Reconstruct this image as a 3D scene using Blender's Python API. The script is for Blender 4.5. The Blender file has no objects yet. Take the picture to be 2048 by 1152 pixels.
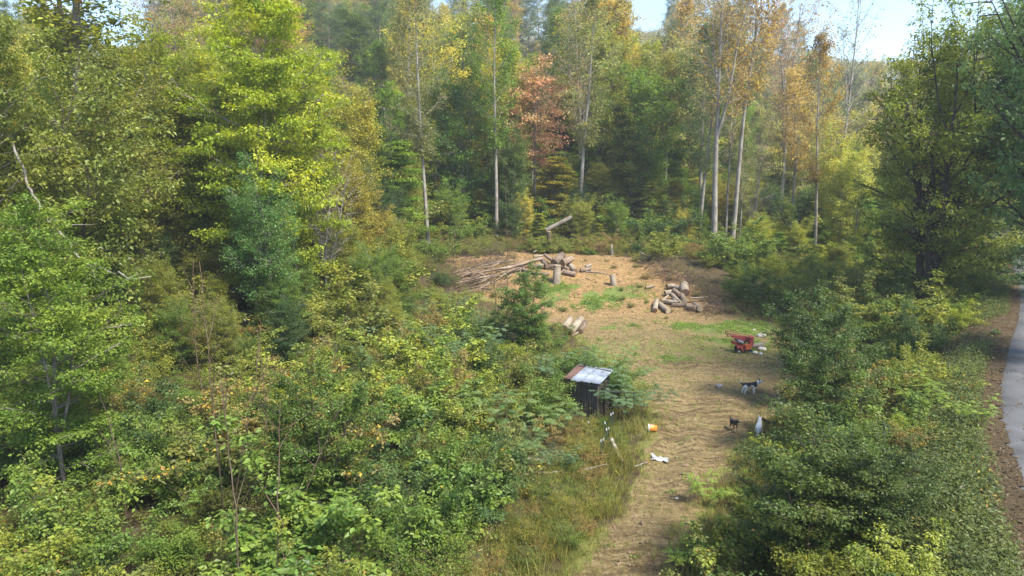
import bpy, bmesh, math, random
import numpy as np
from mathutils import Vector, Matrix
C = bpy.context
sc = C.scene
R = math.radians
# ------------------------------------------------------------ camera, world, sun, exposure
CAM_H, PITCH, FPX = 11.0, R(10.0), 1384.0
cam = bpy.data.objects.new('camera', bpy.data.cameras.new('camera'))
sc.collection.objects.link(cam)
cam.location = (0, 0, CAM_H)
cam.rotation_euler = (R(90) - PITCH, 0, 0)
cam.data.sensor_width = 36
cam.data.lens = 36 * FPX / 2048
cam.data.clip_start = 0.1
cam.data.clip_end = 3000
sc.camera = cam
SUN_EL, SUN_AZ = R(54), R(128)          # azimuth measured from +Y towards +X
world = bpy.data.worlds.new('World'); sc.world = world; world.use_nodes = True
wn = world.node_tree.nodes; wl = world.node_tree.links; wn.clear()
def wnode(t, **k):
    n = wn.new(t)
    for a, b in k.items(): setattr(n, a, b)
    return n
wo = wnode('ShaderNodeOutputWorld'); bg = wnode('ShaderNodeBackground')
sky = wnode('ShaderNodeTexSky', sky_type='NISHITA', sun_disc=False, sun_elevation=SUN_EL, sun_rotation=SUN_AZ)
sky.air_density = 1.0; sky.dust_density = .5; sky.ozone_density = 3.0
tc = wnode('ShaderNodeTexCoord')
mp = wnode('ShaderNodeMapping'); mp.inputs['Scale'].default_value = (1.0, 1.0, 2.6); mp.inputs['Location'].default_value = (0.62, 0.1, 0.2)
nz = wnode('ShaderNodeTexNoise'); nz.inputs['Scale'].default_value = 3.2; nz.inputs['Detail'].default_value = 7; nz.inputs['Roughness'].default_value = .58
cr = wnode('ShaderNodeValToRGB'); cr.color_ramp.elements[0].position = .60; cr.color_ramp.elements[1].position = .76
mx = wnode('ShaderNodeMix', data_type='RGBA'); mx.inputs['B'].default_value = (2.9, 3.0, 3.2, 1)
wl.new(tc.outputs['Generated'], mp.inputs['Vector']); wl.new(mp.outputs[0], nz.inputs['Vector']); wl.new(nz.outputs['Fac'], cr.inputs[0])
wl.new(cr.outputs[0], mx.inputs['Factor']); wl.new(sky.outputs[0], mx.inputs['A']); wl.new(mx.outputs['Result'], bg.inputs['Color'])
bg.inputs['Strength'].default_value = 0.125
wl.new(bg.outputs[0], wo.inputs['Surface'])
sd = bpy.data.lights.new('sun', 'SUN'); sun = bpy.data.objects.new('sun', sd); sc.collection.objects.link(sun)
sd.energy = 3.6; sd.angle = R(14); sd.color = (1, .94, .84)
sun.rotation_euler = (R(90) - SUN_EL, 0, -SUN_AZ + math.pi)   # light travels from azimuth SUN_AZ
sdir = Vector((math.sin(SUN_AZ) * math.cos(SUN_EL), math.cos(SUN_AZ) * math.cos(SUN_EL), math.sin(SUN_EL)))
sun.rotation_euler = sdir.to_track_quat('Z', 'Y').to_euler()
sc.view_settings.view_transform = 'Standard'; sc.view_settings.look = 'None'; sc.view_settings.gamma = 1
sc.view_settings.exposure = 1.55
sc.render.engine = 'CYCLES'
cy = sc.cycles
cy.use_denoising = True; cy.max_bounces = 6; cy.diffuse_bounces = 3; cy.glossy_bounces = 2; cy.transmission_bounces = 3
cy.transparent_max_bounces = 4; cy.volume_bounces = 0; cy.sample_clamp_indirect = 4; cy.caustics_reflective = False; cy.caustics_refractive = False
HAZE = 0.00055

rs = np.random.default_rng(11); random.seed(5)
# ------------------------------------------------------------ terrain
def ss(a, b, x):
    t = np.clip((np.asarray(x, float) - a) / (b - a), 0, 1); return t * t * (3 - 2 * t)
def vnoise(x, y, s=1.0, seed=0):
    x = np.asarray(x, float) / s; y = np.asarray(y, float) / s
    xi = np.floor(x); yi = np.floor(y); fx = x - xi; fy = y - yi; fx = fx * fx * (3 - 2 * fx); fy = fy * fy * (3 - 2 * fy)
    def h(a, b):
        v = np.sin(a * 127.1 + b * 311.7 + seed * 74.7) * 43758.5453; return v - np.floor(v)
    return (h(xi, yi) * (1 - fx) + h(xi + 1, yi) * fx) * (1 - fy) + (h(xi, yi + 1) * (1 - fx) + h(xi + 1, yi + 1) * fx) * fy
def fbm(x, y, s, seed=0):
    return (vnoise(x, y, s, seed) * .5 + vnoise(x, y, s * .47, seed + 1) * .28 + vnoise(x, y, s * .21, seed + 2) * .15 + vnoise(x, y, s * .1, seed + 3) * .07)
RY = [-20, 8, 15.2, 21.9, 26, 31.5, 37.9, 47, 57, 80, 110, 160]
RX = [2, 8.6, 12.1, 15.9, 18.7, 22.9, 28.0, 34.6, 41.2, 55, 72, 100]
RW = 4.6
def road_left(y): return np.interp(y, RY, RX)
PY = [6, 12, 17, 23.5, 28, 33, 40, 47, 53, 58, 63, 68, 73]
PL = [-2.6, -.9, 1.3, 4.3, 5.7, 6.4, 5.5, 3.4, -1.5, -5.2, -5.5, -2.6, 3]
PR = [-1, 1.8, 4.4, 7.8, 10.6, 15.5, 17.5, 18.5, 17, 15, 11.5, 8, 4]
def path_d(x, y):          # > 0 inside clearing, in metres from the edge
    l = np.interp(y, PY, PL); r = np.interp(y, PY, PR)
    d = np.minimum(x - l, r - x)
    d = np.where((y < 6) | (y > 73), -5, d)
    return d + (fbm(x, y, 2.6, 9) - .5) * (1.6 + 2.6 * ss(48, 56, y))
def Hf(x, y, fine=True):
    x = np.asarray(x, float); y = np.asarray(y, float)
    base = 0.55 * (fbm(x, y, 16, 3) - .5)
    left = 9.5 * ss(-9, -50, x) * ss(0, 30, y) + 5 * ss(-45, -110, x)
    mound = 2.6 * ss(49, 64, y) * ss(34, 14, x) * ss(-26, -4, x)
    hill = 20 * ss(76, 150, y - .75 * np.maximum(x - 12, 0)) + 16 * ss(140, 240, y - .5 * np.maximum(x - 12, 0))
    ridge = (26 - 15 * ss(.25, .5, x / np.maximum(y, 1))) * ss(180, 330, np.hypot(x, y)) * ss(0, 120, y)
    lw = 1 - .62 * ss(-.40, -.52, x / np.maximum(y, 1)); hill = hill * lw; ridge = ridge * lw
    h = base * ss(0, 6, -path_d(x, y) + 3) + left + mound + hill + ridge
    rl = road_left(y); d = x - rl
    hr = 2.6 + 1.0 * ss(30, 120, y) + 8 * ss(7, 40, d)
    w = ss(-6.0, -1.2, d) * ss(200, 130, y)
    h = h * (1 - w) + hr * w
    pd = path_d(x, y)
    if fine:
        k = ss(.0, 1.5, pd); l_ = np.interp(y, PY, PL); w_ = np.maximum(np.interp(y, PY, PR) - l_, 1); wb = fbm(x, y, 3, 61) * .5
        for q_ in (.28, .70): h = h - k * .13 * np.exp(-(((x - l_) / w_ - q_) * np.minimum(w_, 4.5) / .32 + wb - .2) ** 2) * ss(44, 34, y)
        h = h + k * (.30 * (fbm(x, y, 1.3, 21) - .5) + .05 * np.sin((x - np.interp(y, PY, PL)) * 3.6) * ss(34, 26, y))
        h = h + (1 - k) * (1 - ss(-2.2, -1, d)) * .25 * (fbm(x, y, 2.5, 5) - .5)
    return h
def Hs(x, y): return float(Hf(np.array([x]), np.array([y]))[0])
def raydir(px, py):
    dx = px - 1024; dv = 576 - py; c, s = math.cos(PITCH), math.sin(PITCH)
    v = np.array([dx, FPX * c + dv * s, dv * c - FPX * s]); return v / v[1]
def P(px, py, lift=0.0):
    """where the ray of a pixel of the photograph meets the ground (raised by lift)"""
    d = raydir(px, py); t = np.arange(9, 140, .04)
    X = d[0] * t; Z = CAM_H + d[2] * t; hh = Hf(X, t) + lift
    i = int(np.argmax(Z < hh)) if (Z < hh).any() else len(t) - 1
    return Vector((X[i], t[i], hh[i]))
def PD(px, py, y):
    d = raydir(px, py) * y; return Vector((d[0], y, CAM_H + d[2]))
def groundx(px, y):
    x = PD(px, 500, y)[0]; return x

def grid_axis(lo, hi, dlo, dhi, step, grow=1.09):
    a = list(np.arange(dlo, dhi + 1e-6, step)); s = step; v = dhi
    while v < hi: s *= grow; v += s; a.append(v)
    s = step; v = dlo
    while v > lo: s *= grow; v -= s; a.insert(0, v)
    return np.array(a)
def new_obj(name, data, parent=None, mat=None):
    o = bpy.data.objects.new(name, data); sc.collection.objects.link(o)
    if parent: o.parent = parent
    if mat is not None: data.materials.clear(); data.materials.append(mat)
    return o
def tag(o, label=None, cat=None, group=None, kind=None):
    if label: o['label'] = label
    if cat: o['category'] = cat
    if group: o['group'] = group
    if kind: o['kind'] = kind
    return o
def mesh_np(name, V, Q=None, T=None, attrs=None, smooth=False, uv=None):
    me = bpy.data.meshes.new(name); V = np.asarray(V, np.float32)
    Q = np.zeros((0, 4), np.int32) if Q is None else np.asarray(Q, np.int32); T = np.zeros((0, 3), np.int32) if T is None else np.asarray(T, np.int32)
    me.vertices.add(len(V)); me.vertices.foreach_set('co', V.ravel())
    L = np.concatenate([Q.ravel(), T.ravel()]); me.loops.add(len(L)); me.loops.foreach_set('vertex_index', L)
    n = len(Q) + len(T); me.polygons.add(n)
    st = np.concatenate([np.arange(len(Q)) * 4, len(Q) * 4 + np.arange(len(T)) * 3]).astype(np.int32)
    me.polygons.foreach_set('loop_start', st)
    me.polygons.foreach_set('use_smooth', np.full(n, smooth, bool))
    for k, (dom, val) in (attrs or {}).items():
        a = me.attributes.new(k, 'FLOAT', dom); a.data.foreach_set('value', np.asarray(val, np.float32))
    me.update(calc_edges=True); return me

# ------------------------------------------------------------ materials
def mat(name):
    m = bpy.data.materials.new(name); m.use_nodes = True; m.node_tree.nodes.clear()
    return m, m.node_tree.nodes, m.node_tree.links
def N(ns, t, ins=None, **k):
    n = ns.new(t)
    for a, b in k.items(): setattr(n, a, b)
    for a, b in (ins or {}).items(): n.inputs[a].default_value = b
    return n
def ramp(ns, stops):
    r = ns.new('ShaderNodeValToRGB'); e = r.color_ramp.elements
    while len(e) < len(stops): e.new(.5)
    for i, (p, c) in enumerate(stops): e[i].position = p; e[i].color = (*c, 1)
    return r
def simple(name, col, rough=.8, var=.25, scale=8, bump=.2, metal=0, coords='Object', col2=None):
    m, ns, l = mat(name)
    o = N(ns, 'ShaderNodeOutputMaterial'); b = N(ns, 'ShaderNodeBsdfPrincipled', {'Roughness': rough, 'Metallic': metal})
    t = N(ns, 'ShaderNodeTexCoord'); z = N(ns, 'ShaderNodeTexNoise', {'Scale': scale, 'Detail': 6, 'Roughness': .65})
    c2 = col2 or tuple(min(1, c * (1 + var)) for c in col); c1 = tuple(c * (1 - var) for c in col)
    r = ramp(ns, [(.3, c1), (.7, c2)])
    l.new(t.outputs[coords], z.inputs['Vector']); l.new(z.outputs[0], r.inputs[0]); l.new(r.outputs[0], b.inputs['Base Color'])
    if bump:
        u = N(ns, 'ShaderNodeBump', {'Strength': bump, 'Distance': .03}); l.new(z.outputs[0], u.inputs['Height']); l.new(u.outputs[0], b.inputs['Normal'])
    l.new(b.outputs[0], o.inputs[0]); return m
def leaf_material(name, trans=.42, rough=.5, spec=.35):
    """base colour from the object's own colour, its alpha = the share of turned (autumn) leaves"""
    m, ns, l = mat(name)
    o = N(ns, 'ShaderNodeOutputMaterial'); b = N(ns, 'ShaderNodeBsdfPrincipled', {'Roughness': rough, 'Specular IOR Level': spec})
    tr = N(ns, 'ShaderNodeBsdfTranslucent'); mxs = N(ns, 'ShaderNodeMixShader', {0: trans})
    oi = N(ns, 'ShaderNodeObjectInfo'); av = N(ns, 'ShaderNodeAttribute', attribute_name='v'); ac = N(ns, 'ShaderNodeAttribute', attribute_name='c')
    def M(op, a, bb=None, c=None):
        n = N(ns, 'ShaderNodeMath', operation=op)
        for i, q in enumerate((a, bb, c)):
            if q is None: continue
            if isinstance(q, (int, float)): n.inputs[i].default_value = q
            else: l.new(q, n.inputs[i])
        return n.outputs[0]
    v, c = av.outputs['Fac'], ac.outputs['Fac']
    br = M('ADD', M('MULTIPLY', v, .75), M('ADD', M('MULTIPLY', c, .6), .36))
    hs = N(ns, 'ShaderNodeHueSaturation'); l.new(oi.outputs['Color'], hs.inputs['Color'])
    l.new(M('ADD', M('MULTIPLY', c, -.05), .525), hs.inputs['Hue']); l.new(br, hs.inputs['Value'])
    v2 = M('FRACT', M('MULTIPLY', v, 37.13)); v3 = M('FRACT', M('MULTIPLY', v, 91.7))
    sel = M('LESS_THAN', M('ADD', M('MULTIPLY', v2, .6), M('MULTIPLY', c, .4)), oi.outputs['Alpha'])
    au = ramp(ns, [(0, (.50, .40, .04)), (.5, (.52, .36, .05)), (.8, (.42, .22, .06)), (1, (.22, .12, .06))]); l.new(v3, au.inputs[0])
    mc = N(ns, 'ShaderNodeMix', data_type='RGBA'); l.new(sel, mc.inputs['Factor']); l.new(hs.outputs[0], mc.inputs['A']); l.new(au.outputs[0], mc.inputs['B'])
    col = mc.outputs['Result']
    l.new(col, b.inputs['Base Color'])
    h2 = N(ns, 'ShaderNodeHueSaturation', {'Hue': .487, 'Saturation': 1.12, 'Value': 1.45}); l.new(col, h2.inputs['Color']); l.new(h2.outputs[0], tr.inputs[0])
    l.new(b.outputs[0], mxs.inputs[1]); l.new(tr.outputs[0], mxs.inputs[2]); l.new(mxs.outputs[0], o.inputs[0]); return m
M_LEAF = leaf_material('leaf')
M_GLOSSLEAF = leaf_material('glossy_leaf', .36, .48, .45)
def bark_material(name, c1, c2, c3, sc_=(2, 2, .5), s=6):
    m, ns, l = mat(name)
    o = N(ns, 'ShaderNodeOutputMaterial'); b = N(ns, 'ShaderNodeBsdfPrincipled', {'Roughness': .9, 'Specular IOR Level': .2})
    t = N(ns, 'ShaderNodeTexCoord'); mp_ = N(ns, 'ShaderNodeMapping', {'Scale': sc_}); z = N(ns, 'ShaderNodeTexNoise', {'Scale': s, 'Detail': 8, 'Roughness': .7})
    z2 = N(ns, 'ShaderNodeTexNoise', {'Scale': .9, 'Detail': 3}); r = ramp(ns, [(.34, c1), (.5, c2), (.66, c3)])
    ad = N(ns, 'ShaderNodeMix', {'Factor': .45}, data_type='FLOAT')
    l.new(t.outputs['Object'], mp_.inputs[0]); l.new(mp_.outputs[0], z.inputs[0]); l.new(t.outputs['Object'], z2.inputs[0])
    l.new(z.outputs[0], ad.inputs['A']); l.new(z2.outputs[0], ad.inputs['B']); l.new(ad.outputs['Result'], r.inputs[0]); l.new(r.outputs[0], b.inputs['Base Color'])
    u = N(ns, 'ShaderNodeBump', {'Strength': .5, 'Distance': .04}); l.new(z.outputs[0], u.inputs['Height']); l.new(u.outputs[0], b.inputs['Normal'])
    l.new(b.outputs[0], o.inputs[0]); return m
M_PALEBARK = bark_material('pale_bark', (.10, .08, .065), (.26, .23, .19), (.40, .37, .325))
M_GREYBARK = bark_material('grey_bark', (.08, .065, .05), (.20, .17, .14), (.34, .31, .27))
M_DARKBARK = bark_material('dark_bark', (.02, .016, .013), (.055, .044, .035), (.11, .095, .08))
M_BROWNSTEM = bark_material('brown_stem', (.05, .033, .02), (.11, .075, .05), (.2, .15, .11))
M_GREENSTEM = bark_material('green_stem', (.07, .08, .03), (.13, .13, .05), (.22, .2, .1))
M_LOGBARK = bark_material('log_bark', (.09, .07, .05), (.29, .235, .17), (.46, .40, .32), (4, 4, 1.2), 5)
M_LOGDARK = bark_material('log_bark_dark', (.05, .038, .03), (.15, .11, .08), (.3, .24, .19), (3, 3, 1), 5)
M_LOGMID = bark_material('log_bark_brown', (.07, .05, .035), (.22, .16, .11), (.42, .34, .25), (4, 4, 1.2), 7)
M_CUT = simple('cut_wood', (.22, .13, .07), .85, .35, 7, .1)
M_CUTPALE = simple('cut_wood_pale', (.42, .33, .21), .85, .25, 7, .1)
def ground_material():
    m, ns, l = mat('ground_soil')
    o = N(ns, 'ShaderNodeOutputMaterial'); b = N(ns, 'ShaderNodeBsdfPrincipled', {'Roughness': .95, 'Specular IOR Level': .15})
    t = N(ns, 'ShaderNodeTexCoord')
    def noise(s, d=8, r=.65, dist=0):
        z = N(ns, 'ShaderNodeTexNoise', {'Scale': s, 'Detail': d, 'Roughness': r, 'Distortion': dist}); l.new(t.outputs['Object'], z.inputs[0]); return z.outputs[0]
    def at(n): return N(ns, 'ShaderNodeAttribute', attribute_name=n).outputs['Fac']
    def mixc(f, a, bb):
        x = N(ns, 'ShaderNodeMix', data_type='RGBA'); l.new(f, x.inputs['Factor']); l.new(a, x.inputs['A']); l.new(bb, x.inputs['B']); return x.outputs['Result']
    def rmp(src, st): r = ramp(ns, st); l.new(src, r.inputs[0]); return r.outputs[0]
    def thr(a, nzz, k=1.6, off=-.3):
        q = N(ns, 'ShaderNodeMath', operation='MULTIPLY_ADD'); l.new(nzz, q.inputs[0]); q.inputs[1].default_value = k; q.inputs[2].default_value = -k * .5
        s_ = N(ns, 'ShaderNodeMath', operation='ADD'); l.new(a, s_.inputs[0]); l.new(q.outputs[0], s_.inputs[1])
        r = N(ns, 'ShaderNodeMapRange', {'From Min': .42, 'From Max': .58}); l.new(s_.outputs[0], r.inputs[0]); return r.outputs[0]
    n1, n2, n3 = noise(1.7), noise(5, 12, .82), noise(.45, 5)
    mpn = N(ns, 'ShaderNodeMapping', {'Scale': (.45, 1.8, 1)}); l.new(t.outputs['Object'], mpn.inputs[0])
    n4 = N(ns, 'ShaderNodeTexNoise', {'Scale': 1.5, 'Detail': 8, 'Roughness': .72, 'Distortion': .6}); l.new(mpn.outputs[0], n4.inputs[0]); n4 = n4.outputs[0]
    litter = rmp(n2, [(.3, (.04, .03, .017)), (.5, (.10, .072, .038)), (.7, (.17, .12, .06))])
    tan = rmp(n2, [(.32, (.07, .05, .025)), (.44, (.19, .138, .062)), (.55, (.30, .228, .105)), (.70, (.41, .325, .175))])
    clay = rmp(n2, [(.30, (.09, .056, .028)), (.44, (.25, .15, .065)), (.56, (.38, .24, .105)), (.72, (.46, .34, .19))])
    mud = rmp(n2, [(.3, (.06, .04, .022)), (.7, (.19, .13, .06))])
    gr = rmp(n2, [(.28, (.11, .115, .03)), (.5, (.20, .20, .055)), (.72, (.29, .27, .10))])
    green = rmp(n2, [(.3, (.10, .12, .03)), (.7, (.19, .25, .06))])
    dirt = mixc(at('clay'), tan, clay)
    mf = rmp(n4, [(.46, (0, 0, 0)), (.56, (1, 1, 1))]); mm = N(ns, 'ShaderNodeMath', operation='MULTIPLY'); l.new(mf, mm.inputs[0]); l.new(at('mud'), mm.inputs[1])
    dirt = mixc(mm.outputs[0], dirt, mud)
    dirt = mixc(thr(at('thin'), n1), dirt, gr)
    dirt = mixc(thr(at('green'), n1), dirt, green)
    col = mixc(thr(at('dirt'), n1, .8), litter, dirt)
    l.new(col, b.inputs['Base Color'])
    ad = N(ns, 'ShaderNodeMath', operation='MULTIPLY_ADD'); l.new(n4, ad.inputs[0]); ad.inputs[1].default_value = .35; l.new(n2, ad.inputs[2])
    u = N(ns, 'ShaderNodeBump', {'Strength': 1.0, 'Distance': .16}); l.new(ad.outputs[0], u.inputs['Height']); l.new(u.outputs[0], b.inputs['Normal'])
    l.new(b.outputs[0], o.inputs[0]); return m
M_GROUND = ground_material()

# ground masks (also used to scatter grass)
def blob(x, y, cx, cy, rx, ry): return np.clip(1.25 - np.hypot((x - cx) / rx, (y - cy) / ry), 0, 1)
GREENS = [(P(1175, 585), 5.5, 3.2), (P(1160, 600), 4, 3), (P(1465, 690), 3.2, 2.0), (P(1490, 655), 6, 3.2), (P(1360, 650), 4.5, 1.6), (P(1345, 715), 1.5, 1.2), (P(1210, 655), 1.2, .8)]
def m_green(x, y):
    g = np.zeros_like(x)
    for p, a, b_ in GREENS: g = np.maximum(g, blob(x, y, p[0], p[1], a, b_))
    return g * ss(.2, 1.0, path_d(x, y) + .4) * (.25 + .75 * ss(.40, .56, fbm(x, y, 2.6, 33)))
def m_thin(x, y):
    l = np.interp(y, PY, PL); r = np.interp(y, PY, PR)
    edge = np.exp(-np.clip(np.minimum(x - l, r - x), 0, 9) / .8) * .8
    wheel = .5 + .5 * np.cos((x - l) / np.maximum(r - l, 1) * 2 * math.pi)
    low = ss(27, 20, y) * .26 + ss(25, 31, y) * ss(50, 40, y) * .22 + blob(x, y, 12, 42, 6, 5) * .35
    back = .22 * ss(50, 56, y) * (.4 + .6 * ss(4, 10, x))
    return np.clip(np.maximum(np.maximum(edge, low + .12 * wheel) * ss(64, 54, y), back), 0, 1)
def m_clay(x, y): return np.clip(ss(46, 58, y) + .25 * ss(40, 52, y), 0, 1)
def m_mud(x, y): return np.clip(blob(x, y, 8.4, 27.5, 3.2, 3.6) + blob(x, y, 10, 31, 4, 1.2) + blob(x, y, 7.5, 22.6, 2.5, .9) + blob(x, y, 11, 38, 3.5, 1.2) + blob(x, y, 3.5, 18, 2, 2) * .6 + .38, 0, 1)

gxs = grid_axis(-700, 700, -34, 40, .42); gys = grid_axis(-60, 900, 8, 74, .42)
GX, GY = np.meshgrid(gxs, gys); fx, fy = GX.ravel(), GY.ravel(); fz = Hf(fx, fy)
pdv = path_d(fx, fy)
att = {'dirt': ss(-.6, .6, pdv), 'clay': m_clay(fx, fy), 'mud': m_mud(fx, fy), 'thin': m_thin(fx, fy), 'green': m_green(fx, fy)}
nx, ny = len(gxs), len(gys)
ii = (np.arange(ny - 1)[:, None] * nx + np.arange(nx - 1)[None, :]).ravel()
QG = np.stack([ii, ii + 1, ii + nx + 1, ii + nx], 1)
cxm, cym = fx[QG].mean(1), fy[QG].mean(1)
rd = cxm - road_left(cym)
inside = (path_d(cxm, cym) > -.3) & (cym > 6) & (cym < 73)
under_road = (rd > .5) & (rd < RW - .5) & (cym > -15) & (cym < 150)
def sub_mesh(name, sel):
    q = QG[sel]; u, inv = np.unique(q.ravel(), return_inverse=True)
    return mesh_np(name, np.stack([fx, fy, fz], 1)[u], inv.reshape(-1, 4), attrs={k: ('POINT', v[u]) for k, v in att.items()}, smooth=True)
for nm, sel in (('ground', ~inside & ~under_road), ('dirt_track', inside)):
    o = new_obj(nm, sub_mesh(nm, sel), None, M_GROUND)
    tag(o, {'ground': 'leaf covered ground rising into wooded hillsides', 'dirt_track': 'bare tan and orange dirt track widening into a clearing'}[nm], kind='structure')
# road: a gentle crowned slab of grey asphalt
def road():
    ys = np.arange(-15, 150, .5); us = np.linspace(0, RW, 9); V = []; 
    for y in ys:
        for u in us:
            x = np.interp(y + .8, RY, RX) * .5 + np.interp(y - .8, RY, RX) * .5 + u + (.16 * (fbm(y, 0, 1.3, 4) - .5) if u in (0, RW) else 0)
            z = 2.6 + 1.0 * float(ss(30, 120, y)) + .07 - .03 * abs(u / RW - .5) * 2
            if u in (0, RW): z -= .22
            V.append((x, y, z))
    n = len(us); i = (np.arange(len(ys) - 1)[:, None] * n + np.arange(n - 1)[None]).ravel()
    m, ns, l = mat('asphalt')
    o = N(ns, 'ShaderNodeOutputMaterial'); b = N(ns, 'ShaderNodeBsdfPrincipled', {'Roughness': .85})
    t = N(ns, 'ShaderNodeTexCoord'); z1 = N(ns, 'ShaderNodeTexNoise', {'Scale': 60, 'Detail': 3}); z2 = N(ns, 'ShaderNodeTexNoise', {'Scale': .7, 'Detail': 6})
    a = N(ns, 'ShaderNodeMix', {'Factor': .5}, data_type='FLOAT'); r = ramp(ns, [(.38, (.045, .045, .045)), (.5, (.085, .085, .085)), (.62, (.13, .13, .13))])
    l.new(t.outputs['Object'], z1.inputs[0]); l.new(t.outputs['Object'], z2.inputs[0]); l.new(z1.outputs[0], a.inputs['A']); l.new(z2.outputs[0], a.inputs['B'])
    l.new(a.outputs['Result'], r.inputs[0]); l.new(r.outputs[0], b.inputs['Base Color']); l.new(b.outputs[0], o.inputs[0])
    ob = new_obj('road', mesh_np('road', V, np.stack([i, i + 1, i + n + 1, i + n], 1), smooth=True), None, m)
    tag(ob, 'narrow grey asphalt lane curving along the bank', kind='structure')
road()

# ------------------------------------------------------------ geometry builders
class Tubes:
    def __init__(s): s.V = []; s.Q = []; s.n = 0
    def add(s, pts, rad, k=5, cap=False):
        pts = np.asarray(pts, float); rad = np.broadcast_to(np.asarray(rad, float), (len(pts),))
        d = np.gradient(pts, axis=0); d /= np.linalg.norm(d, axis=1)[:, None] + 1e-9
        ref = np.array([0, 0, 1.]) if abs(d[0][2]) < .8 else np.array([1., 0, 0])
        u = np.cross(d, ref); u /= np.linalg.norm(u, axis=1)[:, None] + 1e-9; w = np.cross(d, u)
        a = np.arange(k) * 2 * math.pi / k
        ring = pts[:, None] + (u[:, None] * np.cos(a)[None, :, None] + w[:, None] * np.sin(a)[None, :, None]) * rad[:, None, None]
        s.V.append(ring.reshape(-1, 3)); m = len(pts)
        i = (np.arange(m - 1)[:, None] * k + np.arange(k)[None]); j = (np.arange(m - 1)[:, None] * k + (np.arange(k)[None] + 1) % k)
        s.Q.append(np.stack([i, j, j + k, i + k], 2).reshape(-1, 4) + s.n); s.n += m * k
        if cap:
            for base in (0, (m - 1) * k):
                s.V.append(ring.reshape(-1, 3)[base:base + k].mean(0)[None]); c = s.n; s.n += 1
                i0 = s.n - 1 - m * k - (1 if base else 0)
                for q in range(k): s.Q.append(np.array([[c, i0 + base + q, i0 + base + (q + 1) % k, c]]))
    def mesh(s, name, smooth=True):
        V = np.concatenate(s.V); Q = np.concatenate(s.Q)
        deg = Q[:, 0] == Q[:, 3]
        return mesh_np(name, V, Q[~deg], Q[deg][:, :3] if deg.any() else None, smooth=smooth)
def unit(v): return v / (np.linalg.norm(v, axis=-1, keepdims=True) + 1e-9)
def leaf_mesh(name, C_, A, Nn, L, W, v, c, fold=.12):
    """folded pointed leaves: C_ base, A axis, Nn normal, L length, W width"""
    A = unit(A); B = unit(np.cross(Nn, A)); Nn = np.cross(A, B); L = L[:, None]; W = W[:, None]
    p0 = C_; p1 = C_ + A * L * .42 + B * W * .5 + Nn * W * fold; p2 = C_ + A * L - Nn * L * .12; p3 = C_ + A * L * .42 - B * W * .5 + Nn * W * fold
    n = len(C_); V = np.stack([p0, p1, p2, p3], 1).reshape(-1, 3); i = np.arange(n) * 4
    return mesh_np(name, V, np.stack([i, i + 1, i + 2, i + 3], 1), attrs={'v': ('FACE', v), 'c': ('FACE', c)})
def clusters_to_leaves(name, cen, rad, n_each, size, rng, flat=.5, droop=.3, up=1.0, aspect=.55, cval=None, outward=None):
    """n_each leaves in a flattened tuft about each cluster centre"""
    m = len(cen); idx = np.repeat(np.arange(m), n_each); n = len(idx)
    rad = np.broadcast_to(rad, (m,))[idx]
    o = rng.normal(size=(n, 3)) * rad[:, None] * .55; o[:, 2] *= flat
    Cc = cen[idx] + o
    az = rng.uniform(0, 2 * math.pi, n); A = np.stack([np.cos(az), np.sin(az), rng.normal(-droop, .35, n)], 1)
    A = A + unit(o) * .6
    Nn = np.stack([rng.normal(0, .45, n), rng.normal(0, .45, n), np.full(n, up)], 1)
    sz = size * rng.uniform(.55, 1.35, n) * rng.uniform(.7, 1.3, m)[idx]
    cv = rng.uniform(0, 1, m) if cval is None else cval
    return leaf_mesh(name, Cc, A, Nn, sz, sz * aspect * rng.uniform(.8, 1.2, n), rng.uniform(0, 1, n), np.clip(cv[idx] + rng.normal(0, .08, n), 0, 1))

def curve_path(p0, d0, length, n, rng, bend=(0, 0, 0), wob=.12):
    pts = [np.array(p0, float)]; d = unit(np.array(d0, float)); st = length / (n - 1)
    for i in range(n - 1):
        d = unit(d + np.array(bend) / (n - 1) + rng.normal(0, wob, 3)); pts.append(pts[-1] + d * st)
    return np.array(pts)

PROTO = {}
def proto(name, wood, crown, wood_mat, leaf_mat, names=('trunk', 'crown'), h=1.0):
    PROTO[name] = dict(wood=wood, crown=crown, wm=wood_mat, lm=leaf_mat, names=names, h=h)

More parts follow.
